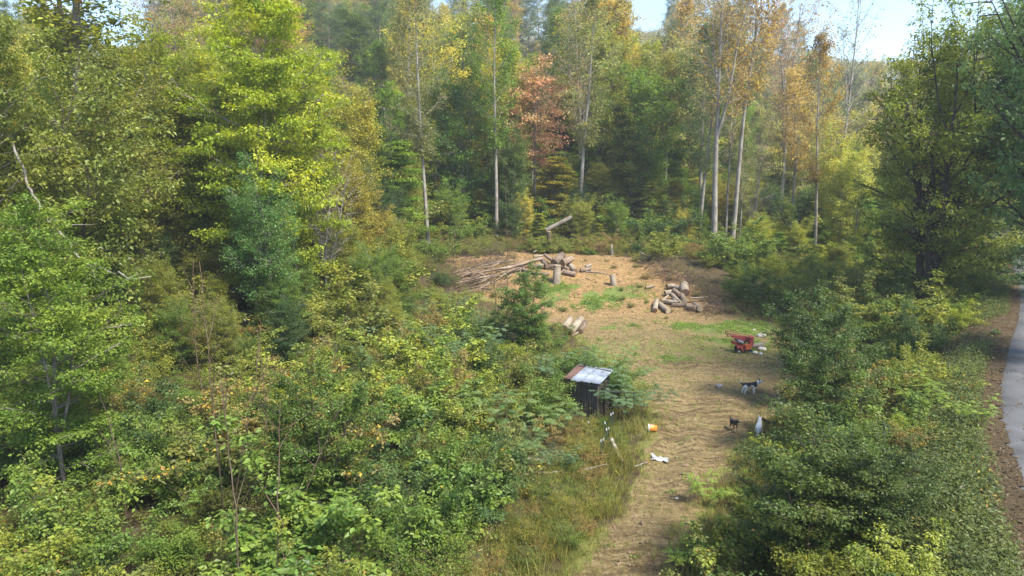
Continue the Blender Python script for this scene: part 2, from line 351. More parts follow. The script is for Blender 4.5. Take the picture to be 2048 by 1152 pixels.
def tree_proto(key, seed, H=16., base=.3, R_=3.5, shape='oval', nl=26, elev=(35, 60), bend=.25, sec=6, leaves=20000, lsize=.13, crad=.55,
               flat=.5, droop=.3, trunk_r=.2, wm=None, lm=None, fork=0, wander=.03, lean=(0, 0), aspect=.6, top=1.0, dead=0, kt=7, up=1.0, branch_r=1.0, density=1.0):
    rng = np.random.default_rng(seed); T = Tubes(); CEN = []; CV = []
    n = 14; tp = [np.zeros(3)]; d = np.array([lean[0], lean[1], 1.])
    for i in range(n - 1):
        d = unit(d + rng.normal(0, wander, 3) * [1, 1, 0] - np.array([lean[0], lean[1], 0]) * .04); tp.append(tp[-1] + d * H * top / (n - 1))
    tp = np.array(tp); tr = trunk_r * (1 - np.linspace(0, 1, n) * .9); tr[0] *= 1.35
    T.add(np.vstack([tp[0] - [0, 0, .5], tp]), np.append(tr[0] * 1.1, tr), kt)
    stems = [(tp, tr, base, 1.0)]
    for f in range(fork):
        t0 = rng.uniform(.42, .6) if base > .3 else rng.uniform(.12, .35); i0 = int(t0 * (n - 1)); az = rng.uniform(0, 2 * math.pi)
        fp = curve_path(tp[i0], [math.cos(az) * .38, math.sin(az) * .38, 1], H * (1 - t0) * rng.uniform(.8, 1.0), 9, rng, (-.25 * math.cos(az), -.25 * math.sin(az), .3), .05)
        fr = np.linspace(tr[i0] * .8, .02, 9); T.add(fp, fr, 6); stems.append((fp, fr, max(.05, (base - t0) / (1 - t0)), .7))
    for (sp, sr, sb, sca) in stems:
        k = int(nl * sca)
        for j in range(k):
            u = (j + rng.uniform(0, 1)) / k; t = sb + (1 - sb) * u * .98
            fi = t * (len(sp) - 1); i0 = min(int(fi), len(sp) - 2); q = sp[i0] + (sp[i0 + 1] - sp[i0]) * (fi - i0); r0 = sr[i0] * .45 * branch_r
            if shape == 'oval': prof = math.sin(math.pi * min(1, .12 + .86 * u)) ** .6
            elif shape == 'cone': prof = (1 - u) ** .8 * .95 + .05
            elif shape == 'top': prof = .55 + .45 * math.sin(math.pi * u)
            elif shape == 'narrow': prof = (math.sin(math.pi * (.1 + .85 * u)) ** .8)
            ln = R_ * prof * rng.uniform(.65, 1.15) * (1 if sca == 1 else .75); az = j * 2.4 + rng.uniform(-.4, .4)
            el = R(elev[0] + (elev[1] - elev[0]) * u + rng.uniform(-8, 8))
            bp = curve_path(q, [math.cos(az) * math.cos(el), math.sin(az) * math.cos(el), math.sin(el)], ln / max(.35, math.cos(el)) * .9, 7, rng, (0, 0, bend), .1)
            T.add(bp, np.linspace(max(.014, min(r0, .05 + ln * .012)), .008, 7), 4)
            lc = rng.uniform(0, 1)
            for s_ in range(sec):
                w = .25 + .75 * (s_ + rng.uniform(0, 1)) / sec; fi = w * 6; i1 = min(int(fi), 5); q2 = bp[i1] + (bp[i1 + 1] - bp[i1]) * (fi - i1)
                a2 = az + rng.choice([-1, 1]) * rng.uniform(.4, 1.2); l2 = ln * rng.uniform(.18, .42) * (1.25 - w * .5)
                sp2 = curve_path(q2, [math.cos(a2), math.sin(a2), rng.uniform(-.1, .5)], l2, 4, rng, (0, 0, bend * .6), .15)
                T.add(sp2, np.linspace(.012 + .004 * ln, .005, 4), 3)
                if dead:
                    for _ in range(2):
                        i4 = rng.integers(1, 4); T.add(curve_path(sp2[i4], unit(rng.normal(size=3)) + [0, 0, .5], l2 * .6, 3, rng, (0, 0, .2), .2), [.007, .005, .003], 3)
                if rng.uniform() > density: continue
                for q3 in (sp2[2], sp2[3], sp2[1] if rng.uniform() < .5 else sp2[3] + rng.normal(0, .12, 3)):
                    CEN.append(q3); CV.append(np.clip(lc * .6 + rng.uniform(0, .4), 0, 1))
    wood = T.mesh(key + '_wood')
    crown = None
    if leaves:
        CEN = np.array(CEN); ne = max(1, int(leaves / len(CEN)))
        crown = clusters_to_leaves(key + '_crown', CEN, crad * rng.uniform(.6, 1.3, len(CEN)), ne, lsize, rng, flat, droop, up, aspect, np.array(CV))
    proto(key, wood, crown, wm or M_GREYBARK, lm or M_LEAF, h=H)

def shrub_proto(key, seed, H=2.4, R_=1.4, stems=16, sub=7, leaves=8000, lsize=.07, crad=.22, flat=.8, droop=.35, wm=None, lm=None, aspect=.55, r=.014, arch=-.5, low=.2):
    rng = np.random.default_rng(seed); T = Tubes(); CEN = []; CV = []
    for s_ in range(stems):
        az = s_ * 2.4 + rng.uniform(-.5, .5); sp = rng.uniform(.1, 1) ** .7; L = H * rng.uniform(.6, 1.12) * (1.4 if s_ % 6 == 0 else 1)
        bp = curve_path([rng.normal(0, .12), rng.normal(0, .12), -.1], [math.cos(az) * sp * R_ / H * 1.1, math.sin(az) * sp * R_ / H * 1.1, 1], L, 8, rng, (math.cos(az) * .35 * sp, math.sin(az) * .35 * sp, arch * sp), .09)
        T.add(bp, np.linspace(r, .004, 8), 4); lc = rng.uniform(0, 1)
        for k in range(sub):
            w = low + (1 - low) * (k + rng.uniform(0, 1)) / sub; fi = w * 7; i1 = min(int(fi), 6); q = bp[i1] + (bp[i1 + 1] - bp[i1]) * (fi - i1)
            a2 = rng.uniform(0, 2 * math.pi); l2 = R_ * rng.uniform(.15, .5) * (1.25 - w * .85)
            s2 = curve_path(q, [math.cos(a2), math.sin(a2), rng.uniform(-.1, .8)], l2, 4, rng, (0, 0, -.1), .15)
            T.add(s2, np.linspace(.006, .003, 4), 3)
            for q3 in (s2[1], s2[2], s2[3]): CEN.append(q3); CV.append(np.clip(lc * .5 + rng.uniform(0, .5), 0, 1))
    CEN = np.array(CEN); ne = max(1, int(leaves / len(CEN)))
    crown = clusters_to_leaves(key + '_foliage', CEN, crad * rng.uniform(.6, 1.3, len(CEN)), ne, lsize, rng, flat, droop, .8, aspect, np.array(CV))
    proto(key, T.mesh(key + '_stems'), crown, wm or M_BROWNSTEM, lm or M_LEAF, ('stems', 'foliage'), H)

def frond_proto(key, seed, H=2.6, R_=1.6, stems=8, per=16, fl=.5, pairs=14, pl=.15, pw=.021, wm=None, lm=None, arch=-.7, twin=True):
    """feathery shrub: each stem carries whorls of arching fronds built of narrow leaflet strips"""
    rng = np.random.default_rng(seed); T = Tubes(); Cb, Ax, Nm, Ln, Wd, Vv, Cc = [], [], [], [], [], [], []
    for s_ in range(stems):
        az = s_ * 2.4 + rng.uniform(-.4, .4); sp = rng.uniform(.3, 1.); L = H * rng.uniform(.75, 1.15)
        bp = curve_path([0, 0, -.1], [math.cos(az) * sp * R_ / H, math.sin(az) * sp * R_ / H, 1], L, 8, rng, (math.cos(az) * .4, math.sin(az) * .4, arch * .5), .06)
        T.add(bp, np.linspace(.018, .006, 8), 4); cv = rng.uniform(0, 1)
        for k in range(per):
            w = .45 + .55 * (k / per) ** .8; fi = w * 7; i1 = min(int(fi), 6); q = bp[i1] + (bp[i1 + 1] - bp[i1]) * (fi - i1)
            a2 = k * 2.4 + rng.uniform(-.3, .3); f = fl * rng.uniform(.7, 1.2)
            rp = curve_path(q, [math.cos(a2), math.sin(a2), .45], f, 7, rng, (0, 0, arch), .04)
            T.add(rp, np.linspace(.005, .002, 7), 3)
            for j in range(pairs):
                u = .18 + .82 * j / (pairs - 1); fi = u * 6; i2 = min(int(fi), 5); b0 = rp[i2] + (rp[i2 + 1] - rp[i2]) * (fi - i2); d = unit(rp[i2 + 1] - rp[i2])
                side = unit(np.cross(d, [0, 0, 1])); nm = np.cross(side, d); ll = pl * math.sin(math.pi * (.12 + .8 * u)) ** .7
                for sg in (-1, 1):
                    a = side * sg + d * .55 - np.array([0, 0, .22]); Cb.append(b0); Ax.append(a); Nm.append(nm + rng.normal(0, .15, 3)); Ln.append(ll * rng.uniform(.85, 1.1)); Wd.append(pw * rng.uniform(.8, 1.2)); Vv.append(rng.uniform(.25, .75)); Cc.append(cv)
    crown = leaf_mesh(key + '_fronds', np.array(Cb), np.array(Ax), np.array(Nm), np.array(Ln), np.array(Wd), np.array(Vv), np.array(Cc), 0.05)
    proto(key, T.mesh(key + '_stems'), crown, wm or M_GREENSTEM, lm or M_LEAF, ('stems', 'fronds'), H)

# broadleaf forest trees
tree_proto('oakA', 1, 17, .18, 4.8, 'oval', 28, (10, 65), .3, 8, 32000, .24, .65, .5, .3, .2, fork=4, wander=.05)
tree_proto('oakB', 2, 18, .28, 4.4, 'top', 28, (15, 60), .2, 8, 28000, .24, .62, .5, .3, .2, fork=3, wander=.05)
tree_proto('oakC', 3, 15, .08, 4.6, 'top', 26, (0, 62), .2, 9, 38000, .20, .6, .5, .35, .14, fork=4, wander=.06)
tree_proto('slimA', 4, 18, .42, 2.8, 'narrow', 26, (30, 65), .3, 6, 11000, .21, .6, .55, .3, .15)
tree_proto('slimB', 5, 18, .35, 2.5, 'narrow', 28, (25, 65), .3, 6, 12000, .20, .55, .55, .3, .14)
# tall yellow poplars, straight pale trunks, thin crowns
tree_proto('poplarA', 6, 32, .36, 4.0, 'narrow', 40, (28, 68), .45, 7, 9500, .27, .62, .7, .4, .30, wm=M_PALEBARK, wander=.012, kt=9, branch_r=.6)
tree_proto('poplarB', 7, 32, .48, 3.8, 'narrow', 34, (32, 68), .5, 7, 9000, .27, .62, .7, .4, .28, wm=M_PALEBARK, wander=.014, fork=1, kt=9, branch_r=.6)
tree_proto('poplarC', 8, 30, .42, 4.6, 'top', 34, (35, 62), .35, 8, 9500, .22, .5, .7, .4, .32, wm=M_PALEBARK, wander=.016, fork=2, kt=9, branch_r=.7)
tree_proto('bareA', 9, 28, .35, 3.4, 'narrow', 30, (25, 65), .4, 7, 2400, .2, .5, .7, .4, .2, wm=M_PALEBARK, wander=.016, fork=1, kt=8, dead=1)
tree_proto('bareB', 10, 14, .25, 3.2, 'oval', 26, (25, 60), .3, 7, 0, wm=M_PALEBARK, wander=.04, fork=2, dead=1, trunk_r=.14)
# layered beech and hemlock-like understory
tree_proto('layerA', 12, 10, .08, 3.4, 'cone', 34, (-4, 25), -.12, 8, 28000, .19, .55, .14, .15, .12, up=1.7, wm=M_GREYBARK)
tree_proto('layerB', 13, 11, .10, 3.0, 'cone', 36, (-2, 28), -.10, 8, 28000, .19, .5, .16, .18, .12, up=1.7, wm=M_GREYBARK)
tree_proto('layerC', 14, 12, .15, 4.2, 'oval', 28, (0, 40), -.05, 9, 44000, .15, .55, .18, .2, .12, up=1.6, wm=M_GREYBARK, fork=1)
tree_proto('pineA', 15, 26, .35, 4.0, 'top', 34, (10, 40), .25, 8, 22000, .26, .6, .45, -.3, .26, aspect=.2, wm=M_GREYBARK)
tree_proto('pineB', 16, 24, .30, 3.6, 'oval', 34, (5, 40), .2, 8, 22000, .26, .6, .4, -.3, .26, aspect=.2, wm=M_GREYBARK)
# near trees with finer leaves
tree_proto('nearA', 17, 12, .12, 3.6, 'oval', 34, (0, 50), .1, 8, 60000, .115, .42, .3, .35, .10, wm=M_GREYBARK, fork=2, up=1.2)
tree_proto('nearB', 18, 9, .06, 3.0, 'top', 26, (5, 60), .1, 9, 30000, .135, .30, .6, .5, .09, wm=M_DARKBARK, lm=M_GLOSSLEAF, fork=2)
tree_proto('darkwide', 19, 15, .10, 5.6, 'oval', 20, (10, 68), .35, 10, 52000, .15, .40, .6, .5, .30, wm=M_DARKBARK, fork=5, lean=(.34, 0), density=.86, branch_r=1.6, wander=.06)
tree_proto('rusty', 20, 15, .35, 3.6, 'oval', 26, (10, 50), -.3, 8, 13000, .2, .6, .4, .7, .15, wm=M_PALEBARK, fork=2)
# shrubs
shrub_proto('shrubA', 31, 2.4, 1.5, 18, 8, 12000, .085, crad=.20)
shrub_proto('shrubB', 32, 2.0, 1.5, 22, 8, 12000, .07, flat=.5, crad=.18)
shrub_proto('shrubC', 33, 2.8, 1.4, 16, 9, 10000, .10, crad=.2, aspect=.6, lm=M_GLOSSLEAF)
shrub_proto('shrubD', 34, 1.6, 1.4, 26, 7, 10000, .06, crad=.15)
shrub_proto('twiggy', 35, 2.4, 1.3, 26, 9, 5200, .06, r=.011)
shrub_proto('bigleaf', 36, 3.2, 1.6, 12, 10, 8000, .14, crad=.24, aspect=.62, lm=M_GLOSSLEAF, flat=.5, r=.022)
shrub_proto('weedy', 37, 1.3, .9, 26, 7, 5200, .045, crad=.10, aspect=.35, wm=M_GREENSTEM, arch=-.2)
frond_proto('mimosaA', 41)
frond_proto('mimosaB', 42, 3.0, 1.9, 9, 15, .58, 15, .18, .022)
frond_proto('sumac', 43, 1.8, 1.1, 6, 12, .5, 7, .14, .05)

COUNT = 0; TREES = []
def place(key, x, y, height, label, cat, group=None, col=(.07, .11, .025, 0), name='tree', z=None, rot=None, lean=0, wide=1.0, wood=None):
    """one tree or shrub: an Empty at its foot that parents its wood and its leaves"""
    global COUNT; COUNT += 1
    p = PROTO[key]; s = height / p['h']; TREES.append((x, y))
    e = bpy.data.objects.new(name, None); sc.collection.objects.link(e); e.empty_display_size = .2
    e.location = (x, y, Hs(x, y) if z is None else z); r = random.uniform(0, 6.28) if rot is None else rot
    e.rotation_euler = (random.uniform(-.03, .03), lean + random.uniform(-.02, .02), r) if not lean else (0, 0, 0)
    if lean: e.rotation_mode = 'QUATERNION'; e.rotation_quaternion = (Matrix.Rotation(lean, 4, 'Y') @ Matrix.Rotation(r, 4, 'Z')).to_quaternion()
    e.scale = (s * wide, s * wide, s); tag(e, label, cat, group)
    for data, nm, m in ((p['wood'], p['names'][0], wood or p['wm']), (p['crown'], p['names'][1], p['lm'])):
        if data is None: continue
        if not data.materials: data.materials.append(m)
        o = bpy.data.objects.new(nm, data); sc.collection.objects.link(o); o.parent = e
        if data.materials[0] != m: o.material_slots[0].link = 'OBJECT'; o.material_slots[0].material = m
        j = random.uniform(.88, 1.12)
        o.color = (col[0] * j, col[1] * j, col[2] * j, col[3]) if nm == p['names'][1] else (1, 1, 1, 1)
        if nm == p['names'][1]: o['kind'] = 'stuff'
    return e
# colour = leaf green of the kind, fourth value = share of leaves already turned
LIME = (.30, .36, .035, .05); YG = (.22, .245, .035, .10); GRN = (.13, .20, .03, .04); DK = (.06, .11, .028, .02); OLV = (.19, .21, .038, .10)
YEL = (.38, .35, .07, .2); GOLD = (.42, .35, .09, .3); ORG = (.36, .29, .10, .35); RUST = (.34, .24, .12, .35); BLU = (.07, .155, .065, .02); GREY = (.20, .225, .10, .08); PALE = (.24, .25, .09, .15)
BLUE2 = (.12, .20, .065, .03); PINE = (.11, .16, .065, .02)

def tr(px, y, pytop, key, col, label, name, cat='tree', group=None, **k):
    x = groundx(px, y); z = Hs(x, y); top = PD(px, pytop, y)[2]
    return place(key, x, y, max(2, top - z), label, cat, group, col, name, z=z - .05, **k)
# ------------------------------------------------------------ trees one can point at
tr(75, 20.5, 430, 'nearA', (.15, .22, .03, .04), 'bushy tree with layered lime edged leaves at the lower left edge', 'beech_tree', wide=1.0)
tr(-70, 27, -60, 'nearA', (.17, .20, .035, .07), 'tall green and reddish tree with dark trunk at the left edge', 'maple_tree', wide=.8)
tr(120, 31, 200, 'nearB', (.18, .21, .035, .05), 'yellow green tree hung with pinkish leaves beside the left edge', 'cherry_tree')
tr(178, 42, -420, 'poplarB', YG, 'thick grey trunk rising against the sky at upper left', 'poplar_tree', wide=1.7, wood=M_GREYBARK)
tr(505, 44, 0, 'layerC', LIME, 'bright lime maple with slim pale trunk above the thicket', 'maple_tree', wide=.72)
tr(590, 47, -10, 'layerC', LIME, 'tall bright lime maple behind the slim pale trunk', 'maple_tree', wide=.66)
tr(360, 47, 95, 'layerC', LIME, 'lower lime maple just left of the tallest lime crown', 'maple_tree', wide=.8)
tr(385, 66, -70, 'poplarC', RUST, 'thin reddish brown crown against the sky above the lime maples', 'oak_tree')
tr(545, 41, 400, 'oakC', (.12, .23, .055, .03), 'dense bluish green young tree under the lime maples', 'dogwood_tree', wide=.95)
tr(250, 45, 130, 'oakC', YG, 'rounded yellow green tree on the slope left of the limes', 'sweetgum_tree')
tr(180, 38, 200, 'oakC', OLV, 'olive green tree in front of the thick grey trunk', 'sweetgum_tree', wide=1.1)
tr(680, 60, 200, 'oakC', (.36, .35, .05, .12), 'golden green rounded tree left of the tall pale poplar', 'hickory_tree', wide=.9)
tr(735, 56, 345, 'oakC', (.33, .31, .05, .15), 'low golden brown tree at the foot of the rounded golden one', 'hickory_tree', wide=.9)
tr(858, 66, -45, 'poplarA', PALE, 'tall poplar with long pale trunk left of the log clearing', 'poplar_tree', wide=.9, lean=-.045)
tr(985, 92, 40, 'poplarA', GOLD, 'yellow poplar with narrow crown above the log pile', 'poplar_tree', wide=.9)
tr(815, 100, -10, 'poplarA', YEL, 'pale yellow poplar crown behind the tall pale trunk', 'poplar_tree', wide=1.0)
tr(1070, 84, 125, 'rusty', (.66, .42, .20, .12), 'salmon rust coloured tree in the middle of the wood edge', 'maple_tree')
tr(925, 80, 175, 'oakC', (.09, .17, .025, .03), 'fresh green leafy tree behind the long branches', 'tulip_tree', wide=.85)
tr(1010, 78, 285, 'oakC', (.11, .17, .03, .05), 'lower light green tree just left of the rust coloured tree', 'tulip_tree', wide=.8)
tr(1165, 88, -30, 'bareA', ORG, 'nearly bare forked tree with pinkish limbs behind the mound', 'ash_tree', lean=-.03)
tr(1158, 90, 60, 'bareA', GREY, 'dead straight tree leaning on the forked bare tree', 'ash_tree', wide=.7)
tr(1197, 101, -5, 'slimA', GOLD, 'slim straight tree with yellow top, leftmost of three thin pale trunks', 'poplar_tree', group=None, wood=M_PALEBARK)
tr(1206, 103, 10, 'slimB', YEL, 'slim straight tree with yellow top, middle of three thin pale trunks', 'poplar_tree', wood=M_PALEBARK)
tr(1221, 100, 15, 'slimA', GOLD, 'slim straight tree with yellow top, rightmost of three thin pale trunks', 'poplar_tree', wood=M_PALEBARK)
tr(1325, 86, 120, 'poplarB', (.27, .26, .04, .15), 'yellow green poplar with bare lower trunk right of the mound', 'poplar_tree', wide=1.1)
tr(1330, 104, 0, 'poplarA', ORG, 'orange topped poplar at the skyline right of centre', 'poplar_tree', wide=1.1)
tr(1428, 71, -130, 'poplarC', ORG, 'white barked forked poplar nearest the right log pile', 'poplar_tree', wide=1.0)
tr(1463, 74, -110, 'poplarB', ORG, 'smooth pale leaning poplar just right of the forked one', 'poplar_tree', lean=.035)
tr(1450, 79, -20, 'bareA', ORG, 'thin pale tree between the two large white poplars', 'poplar_tree', wide=.7)
tr(1550, 92, 5, 'poplarC', RUST, 'red brown sparse crown right of the white poplars', 'oak_tree', wide=1.0)
tr(1630, 76, 78, 'poplarA', (.28, .22, .07, .35), 'single straight poplar with tan crown on the right of the clearing', 'poplar_tree', wide=1.0)
tr(1665, 96, -20, 'bareA', GREY, 'bare tree top standing out against the sky', 'ash_tree', wide=1.1)
tr(1578, 80, 410, 'slimB', GRN, 'small slim trunk between the pale poplars and the single one', 'ash_tree', wood=M_GREYBARK)
tr(1845, 46, 60, 'darkwide', (.21, .26, .04, .10), 'big spreading tree with dark leaning limbs beside the road', 'walnut_tree', rot=0, wide=.95)
tr(1910, 52, 95, 'darkwide', (.18, .23, .04, .06), 'dark limbed tree just behind the big spreading one by the road', 'walnut_tree', rot=.5, wide=.8)
tr(2215, 29, -160, 'darkwide', BLUE2, 'blue green overhanging tree at the upper right edge', 'locust_tree', rot=2.2, wide=.8)
tr(2110, 44, 20, 'oakC', BLUE2, 'dark green tree over the far bend of the road', 'locust_tree', wide=1.1)
tr(1195, 66, 470, 'layerB', GRN, 'dark conical bush tree on top of the mound', 'cedar_tree') if 0 else None
tr(1155, 78, 385, 'oakC', (.045, .10, .035, .0), 'small dark blue green cedar behind the mound', 'cedar_tree', wide=.8)
tr(1340, 79, 360, 'layerA', (.24, .22, .03, .1), 'golden layered beech at the wood edge right of the mound', 'beech_tree', wide=1.3)
tr(1100, 80, 310, 'layerA', (.26, .24, .03, .12), 'golden layered beech beside the rust coloured tree', 'beech_tree', wide=1.2)
tr(1265, 82, 200, 'layerB', (.13, .16, .025, .06), 'tall green layered beech in the middle of the wood edge', 'beech_tree', wide=.8)
tr(905, 82, 140, 'bareB', GREY, 'dead tree with pale crooked limbs above the fresh green one', 'dead_tree', wood=M_PALEBARK)
tr(1500, 84, 300, 'bareB', GREY, 'dead drooping branches beside the pale leaning poplar', 'dead_tree', wood=M_PALEBARK)
tr(645, 49, 300, 'bareB', GREY, 'dead vine tangled tree on the slope under the lime maples', 'dead_tree', wood=M_PALEBARK)
# right foreground
tr(1640, 31, 605, 'nearB', (.07, .12, .022, .03), 'leafy green tree hiding the right end of the track', 'dogwood_tree', wide=1.2)
tr(1700, 25, 690, 'nearB', (.075, .12, .022, .05), 'round leafy tree on the bank above the dogs', 'redbud_tree', wide=1.25)
tr(1650, 16.5, 880, 'nearB', (.085, .125, .02, .08), 'broad leaved redbud crown at the bottom right of the track', 'redbud_tree', wide=1.5)
tr(1800, 16, 900, 'nearB', (.08, .12, .02, .08), 'broad leaved redbud crown between the track and the road', 'redbud_tree', wide=1.4)
tr(1055, 40.5, 555, 'nearB', (.09, .16, .026, .05), 'young leafy tree standing in front of the felled branches', 'dogwood_tree', wide=1.25)
tr(620, 19.5, 770, 'nearB', (.10, .16, .022, .08), 'leafy lime green tree in the lower left thicket', 'redbud_tree', wide=1.2)

# ------------------------------------------------------------ woods behind: individual trees in rows
def in_view(x, y, m=120):
    d = y * math.cos(PITCH) + 3; px = 1024 + x / max(d, 1) * FPX; return -m < px < 2048 + m
def px_of(x, y): return 1024 + x / (y * math.cos(PITCH) + 1.2) * FPX
def region(x, y):
    p = px_of(x, y)
    a = 'left slope' if p < 330 else 'slope behind lime maples' if p < 560 else 'slope behind golden trees' if p < 760 else 'slope behind log pile' if p < 940 else 'slope above the stump' if p < 1120 else 'slope behind mound' if p < 1380 else 'hollow behind white poplars' if p < 1660 else 'valley beyond right thicket' if p < 1900 else 'roadside wood'
    b = 'front of' if y < 88 else 'middle of' if y < 112 else 'upper' if y < 150 else 'top of' if y < 210 else 'far top of'
    return b + ' ' + a
PAL = [('dark green', DK), ('green', GRN), ('olive', OLV), ('yellow green', YG), ('yellow', YEL), ('orange', ORG), ('grey green', GREY), ('rust tinged', RUST), ('pale green', PALE)]
SKX = [-400, 185, 200, 345, 368, 1225, 1245, 1295, 1310, 1585, 1600, 1650, 1740, 1880, 1925, 1960, 2500]
SKP = [-900, -900, 95, 70, -900, -900, 55, 55, -900, -900, 85, 110, 118, 112, 70, -900, -900]
def cap_height(x, y, h):
    z = Hs(x, y); p = px_of(x, y); lim = max(np.interp(p, SKX, SKP), np.interp(p - 14, SKX, SKP), np.interp(p + 14, SKX, SKP)) if y > 70 or p < 400 else -900
    return min(h, (PD(p, lim, y)[2] - z) * .88)
def poisson(n_try, xr, yr, dmin, ok, rng, pts=None):
    pts = [] if pts is None else pts; out = []
    for _ in range(n_try):
        x = rng.uniform(*xr); y = rng.uniform(*yr)
        if not ok(x, y): continue
        r = dmin(x, y) if callable(dmin) else dmin
        if any((x - a) ** 2 + (y - b) ** 2 < r * r for a, b in pts): continue
        pts.append((x, y)); out.append((x, y))
    return out
rw = np.random.default_rng(77)
def okwood(x, y):
    if not in_view(x, y): return False
    p = px_of(x, y); d = x - road_left(y)
    if -2.5 < d < RW + 2: return False
    lim = 50 if p < 620 else 62 if p < 800 else 76 if p < 1150 else 78 if p < 1700 else 62
    return y > lim
front = poisson(2600, (-95, 130), (50, 112), lambda x, y: 3.6 + (y - 50) * .028, okwood, rw)
back = poisson(2400, (-170, 260), (112, 330), lambda x, y: 6.2 + (y - 112) * .045, okwood, rw, list(front))
for i, (x, y) in enumerate(front):
    p = px_of(x, y); u = rw.uniform(); under = u < .42 and y < 95 and p > 740
    if under:
        ci = rw.choice([0, 1, 2, 3], p=[.12, .34, .16, .38]); key = rw.choice(['layerA', 'layerB', 'oakC']); h = rw.uniform(6, 12)
        nm, kd = 'beech_tree', 'low layered beech'
        if key == 'oakC': nm, kd = 'dogwood_tree', 'low bushy dogwood'; h *= .8
    elif p < 740:
        ci = rw.choice([1, 2, 3, 4, 6, 8], p=[.26, .16, .34, .04, .08, .12]); key = rw.choice(['oakA', 'oakB', 'oakC', 'slimB']); h = rw.uniform(10, 16); nm, kd = 'oak_tree', 'leafy oak'
        if 190 < p < 330: h = min(h, 9.5)
    else:
        ci = rw.choice([0, 1, 2, 3, 4, 5, 6, 8], p=[.05, .18, .14, .20, .16, .08, .09, .10]); key = rw.choice(['oakA', 'oakB', 'slimA', 'slimB', 'poplarB', 'poplarA']); h = rw.uniform(15, 24); nm, kd = 'oak_tree', 'leafy oak'
        if 'poplar' in key: nm, kd = 'poplar_tree', 'thin crowned poplar'; h *= 1.15
        if 'slim' in key: nm, kd = 'gum_tree', 'slim gum'
    if p > 1400 and not under: h *= .80
    if p > 1690: h *= .72
    if 1690 < p and x > road_left(y): h *= 1.2
    w, c = PAL[ci]; h = cap_height(x, y, h)
    if h < 5: continue
    c = (c[0] * 1.25, c[1] * 1.27, c[2] * 1.1, c[3] * .8)
    if p > 1700: c = (c[0] * .85, c[1] * .95, c[2], c[3] * .6)
    place(key, x, y, h, f'{w} {kd} in the {region(x, y)}', 'tree', f'{kd} trees of the woods', c, nm, wide=rw.uniform(.9, 1.15), wood=M_PALEBARK if 'slim' in key else None)
for i, (x, y) in enumerate(back):
    p = px_of(x, y); ci = rw.choice([1, 2, 4, 5, 6, 8], p=[.14, .12, .2, .14, .2, .2]); key = rw.choice(['oakA', 'oakB', 'slimA', 'poplarB', 'pineA'])
    if 940 < p < 1250 and rw.uniform() < .7: key = rw.choice(['pineA', 'pineB'])
    h = rw.uniform(15, 21); nm, kd = 'oak_tree', 'leafy oak'; w, c = PAL[ci]
    if 'pine' in key: nm, kd, w, c = 'pine_tree', 'tall pine', 'dark green', PINE; h = rw.uniform(19, 25)
    elif 'poplar' in key: nm, kd = 'poplar_tree', 'thin crowned poplar'
    elif 'slim' in key: nm, kd = 'gum_tree', 'slim gum'
    h = cap_height(x, y, h)
    if h < 6: continue
    place(key, x, y, h, f'{w} {kd} in the {region(x, y)}', 'tree', f'{kd} trees of the woods', c, nm, wide=rw.uniform(1.0, 1.3))
def okedge(x, y):
    if not in_view(x, y): return False
    p = px_of(x, y); d = x - road_left(y)
    if -2 < d < RW + 2: return False
    if path_d(np.array(x), np.array(y)) > -1.5: return False
    lim = 33 if p < 560 else 40 if p < 800 else 70 if p < 1150 else 71 if p < 1500 else 62 if p < 1750 else 52
    return lim < y < lim + 36
edge = poisson(5200, (-62, 75), (33, 112), lambda x, y: 2.15 + (y - 40) * .012, okedge, rw, list(TREES))
for x, y in edge:
    p = px_of(x, y); key = rw.choice(['layerA', 'layerB', 'oakC', 'shrubC', 'oakC']); near = p < 800
    ci = rw.choice([0, 1, 2, 3, 4], p=[.10, .27, .16, .33, .14] if near else [.14, .34, .12, .32, .08]); w, c = PAL[ci]
    lim = 33 if p < 560 else 40 if p < 800 else 70
    h = (rw.uniform(2.6, 4.8) + (y - lim) * .2) * (.82 if near else 1); kd, nm = {'l': ('low layered beech', 'beech_tree'), 'o': ('young bushy dogwood', 'dogwood_tree'), 's': ('tall glossy shrub', 'glossy_shrub')}[key[0]]
    if key[0] == 'l' and near: key = 'oakC'; kd, nm = 'young bushy dogwood', 'dogwood_tree'
    if not near: c = (c[0] * 1.2, c[1] * 1.2, c[2] * 1.1, c[3])
    if y < 75 and not near: h = min(h, 4.2)
    h = cap_height(x, y, h)
    place(key, x, y, h, f'{w} {kd} in the {region(x, y)}', 'tree' if nm != 'glossy_shrub' else 'shrub', f'{kd}s of the woods', c, nm, wide=rw.uniform(1.05, 1.5))
print('woods', len(front), len(back), len(edge))

rf = np.random.default_rng(3)
fp = poisson(5200, (-330, 420), (150, 420), lambda x, y: 6.5, lambda x, y: in_view(x, y, 60) and Hs(x, y) > 10 and (x - road_left(min(y, 159)) > 10 or x < road_left(min(y, 159)) - 6 or y > 160), rf)
fp = np.array(fp); zc = Hf(fp[:, 0], fp[:, 1]); nf = len(fp); per = 34
hh = np.array([max(.5, cap_height(a, b, rf.uniform(11, 19))) for a, b in fp]); rr = rf.uniform(2.6, 4.6, nf); idx = np.repeat(np.arange(nf), per); dv_ = unit(rf.normal(size=(len(idx), 3))); dv_[:, 2] = np.abs(dv_[:, 2]) * 1.0 - .25
cc = np.stack([fp[idx, 0] + dv_[:, 0] * rr[idx], fp[idx, 1] + dv_[:, 1] * rr[idx], zc[idx] + hh[idx] * .62 + dv_[:, 2] * hh[idx] * .40], 1) + rf.normal(0, .5, (len(idx), 3))
mefar = clusters_to_leaves('distant_forest', cc, .9, 6, .62, rf, .6, .3, .8, .6, np.clip(rf.uniform(0, 1, nf)[idx] * .9 + rf.uniform(0, .1, len(idx)), 0, 1))
